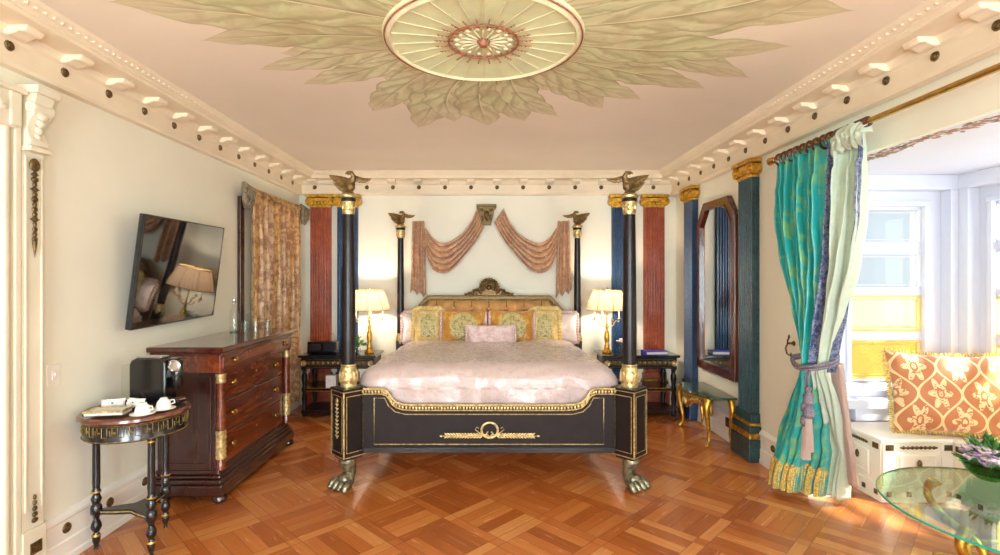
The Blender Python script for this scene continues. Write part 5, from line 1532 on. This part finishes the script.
MB().lathe([(.0, .004), (.05, 0), (.09, .03), (.125, .085), (.128, .10), (.122, .10), (.085, .035), (0, .012)], 32).build('glass_bowl', 'green_glass', fl)
m = MB(); foliage(m, (0, 0, .06), .13, 170, .06, 9, .9)
foliage(m, (0, 0, .02), .08, 60, .04, 19, .5); m.build('leaves', 'leaf_green', fl, solid=.001)
m = MB(); blossoms(m, (0, 0, .085), .115, 16, .045, 10); m.build('mauve_blossoms', 'flower_mauve', fl)
m = MB(); blossoms(m, (0, 0, .095), .125, 22, .04, 12); m.build('white_blossoms', 'flower_pink', fl)

# ------------------------------------------------------------------ light
W = bpy.data.worlds.new('World'); S.world = W; W.use_nodes = True
nt = W.node_tree; bg = nt.nodes['Background']
tcn = nt.nodes.new('ShaderNodeTexCoord'); sx_ = nt.nodes.new('ShaderNodeSeparateXYZ'); nt.links.new(tcn.outputs['Generated'], sx_.inputs[0])
rp = nt.nodes.new('ShaderNodeValToRGB'); nt.links.new(sx_.outputs[2], rp.inputs[0])
e = rp.color_ramp.elements; e[0].position = 0; e[0].color = (.80, .86, .88, 1); e[1].position = .5; e[1].color = (.78, .88, 1, 1)
nz = nt.nodes.new('ShaderNodeTexNoise'); nz.inputs['Scale'].default_value = 5; nt.links.new(tcn.outputs['Generated'], nz.inputs['Vector'])
mx = nt.nodes.new('ShaderNodeMix'); mx.data_type = 'RGBA'; nt.links.new(nz.outputs[0], mx.inputs[0]); nt.links.new(rp.outputs[0], mx.inputs[6]); mx.inputs[7].default_value = (1, 1, 1, 1)
nt.links.new(mx.outputs[2], bg.inputs[0]); bg.inputs[1].default_value = 1.15

def area(name, loc, rot, sx, sy, e=0, col=(1, 1, 1), portal=False):
    L = bpy.data.lights.new(name, 'AREA'); L.shape = 'RECTANGLE'; L.size = sx; L.size_y = sy; L.energy = e; L.color = col
    if portal: L.cycles.is_portal = True
    o = bpy.data.objects.new(name, L); COL.objects.link(o); o.location = loc; o.rotation_euler = rot; return o
zc = (WZ0+WZ1)/2; zh = WZ1-WZ0
area('sky_portal', ((W1[0]+W1[1])/2, BY1+.14, zc), (-PI/2, 0, 0), .63, zh, portal=True)
for a, b in win_out: area('sky_portal', (BX+.14, (a+b)/2, zc), (0, PI/2, 0), zh, .63, portal=True)
for a, b in RW: area('sky_portal', ((a+b)/2, YF-.14, 1.42), (PI/2, 0, 0), b-a, 2.15, portal=True)
for a, b in win_out: area('bay_daylight', (BX+.45, (a+b)/2, zc+.25), (0, PI/2+.0, 0), zh, .75, 34, (.93, .96, 1))
for a, b in RW: area('rear_fill', ((a+b)/2, YF-.4, 1.5), (PI/2, 0, 0), 1.5, 2.2, 340, (.97, .98, 1))  # added lamps behind the camera that fill the room with light
sun = bpy.data.lights.new('sun', 'SUN'); sun.energy = 24; sun.angle = math.radians(3); sun.color = (1, .95, .85)
so = bpy.data.objects.new('sun', sun); COL.objects.link(so)
so.rotation_euler = Vector((1.5, -.8, 1.95)).to_track_quat('Z', 'Y').to_euler()

# ------------------------------------------------------------------ camera and view
cam = bpy.data.cameras.new('camera'); cam.sensor_width = 36; cam.lens = 510/1000*36; cam.shift_x = .011; cam.shift_y = .0005
co = bpy.data.objects.new('camera', cam); COL.objects.link(co); co.location = (0, 0, 1.61); co.rotation_euler = (PI/2, 0, 0)
cam.clip_start = .05
S.camera = co
S.view_settings.view_transform = 'Standard'; S.view_settings.look = 'None'; S.view_settings.gamma = 1; S.view_settings.use_curve_mapping = False
S.view_settings.exposure = 0.04
cy = S.cycles
cy.use_denoising = True; cy.max_bounces = 10; cy.diffuse_bounces = 6; cy.glossy_bounces = 5; cy.transparent_max_bounces = 16; cy.transmission_bounces = 6
cy.sample_clamp_indirect = 6; cy.caustics_reflective = False; cy.caustics_refractive = False
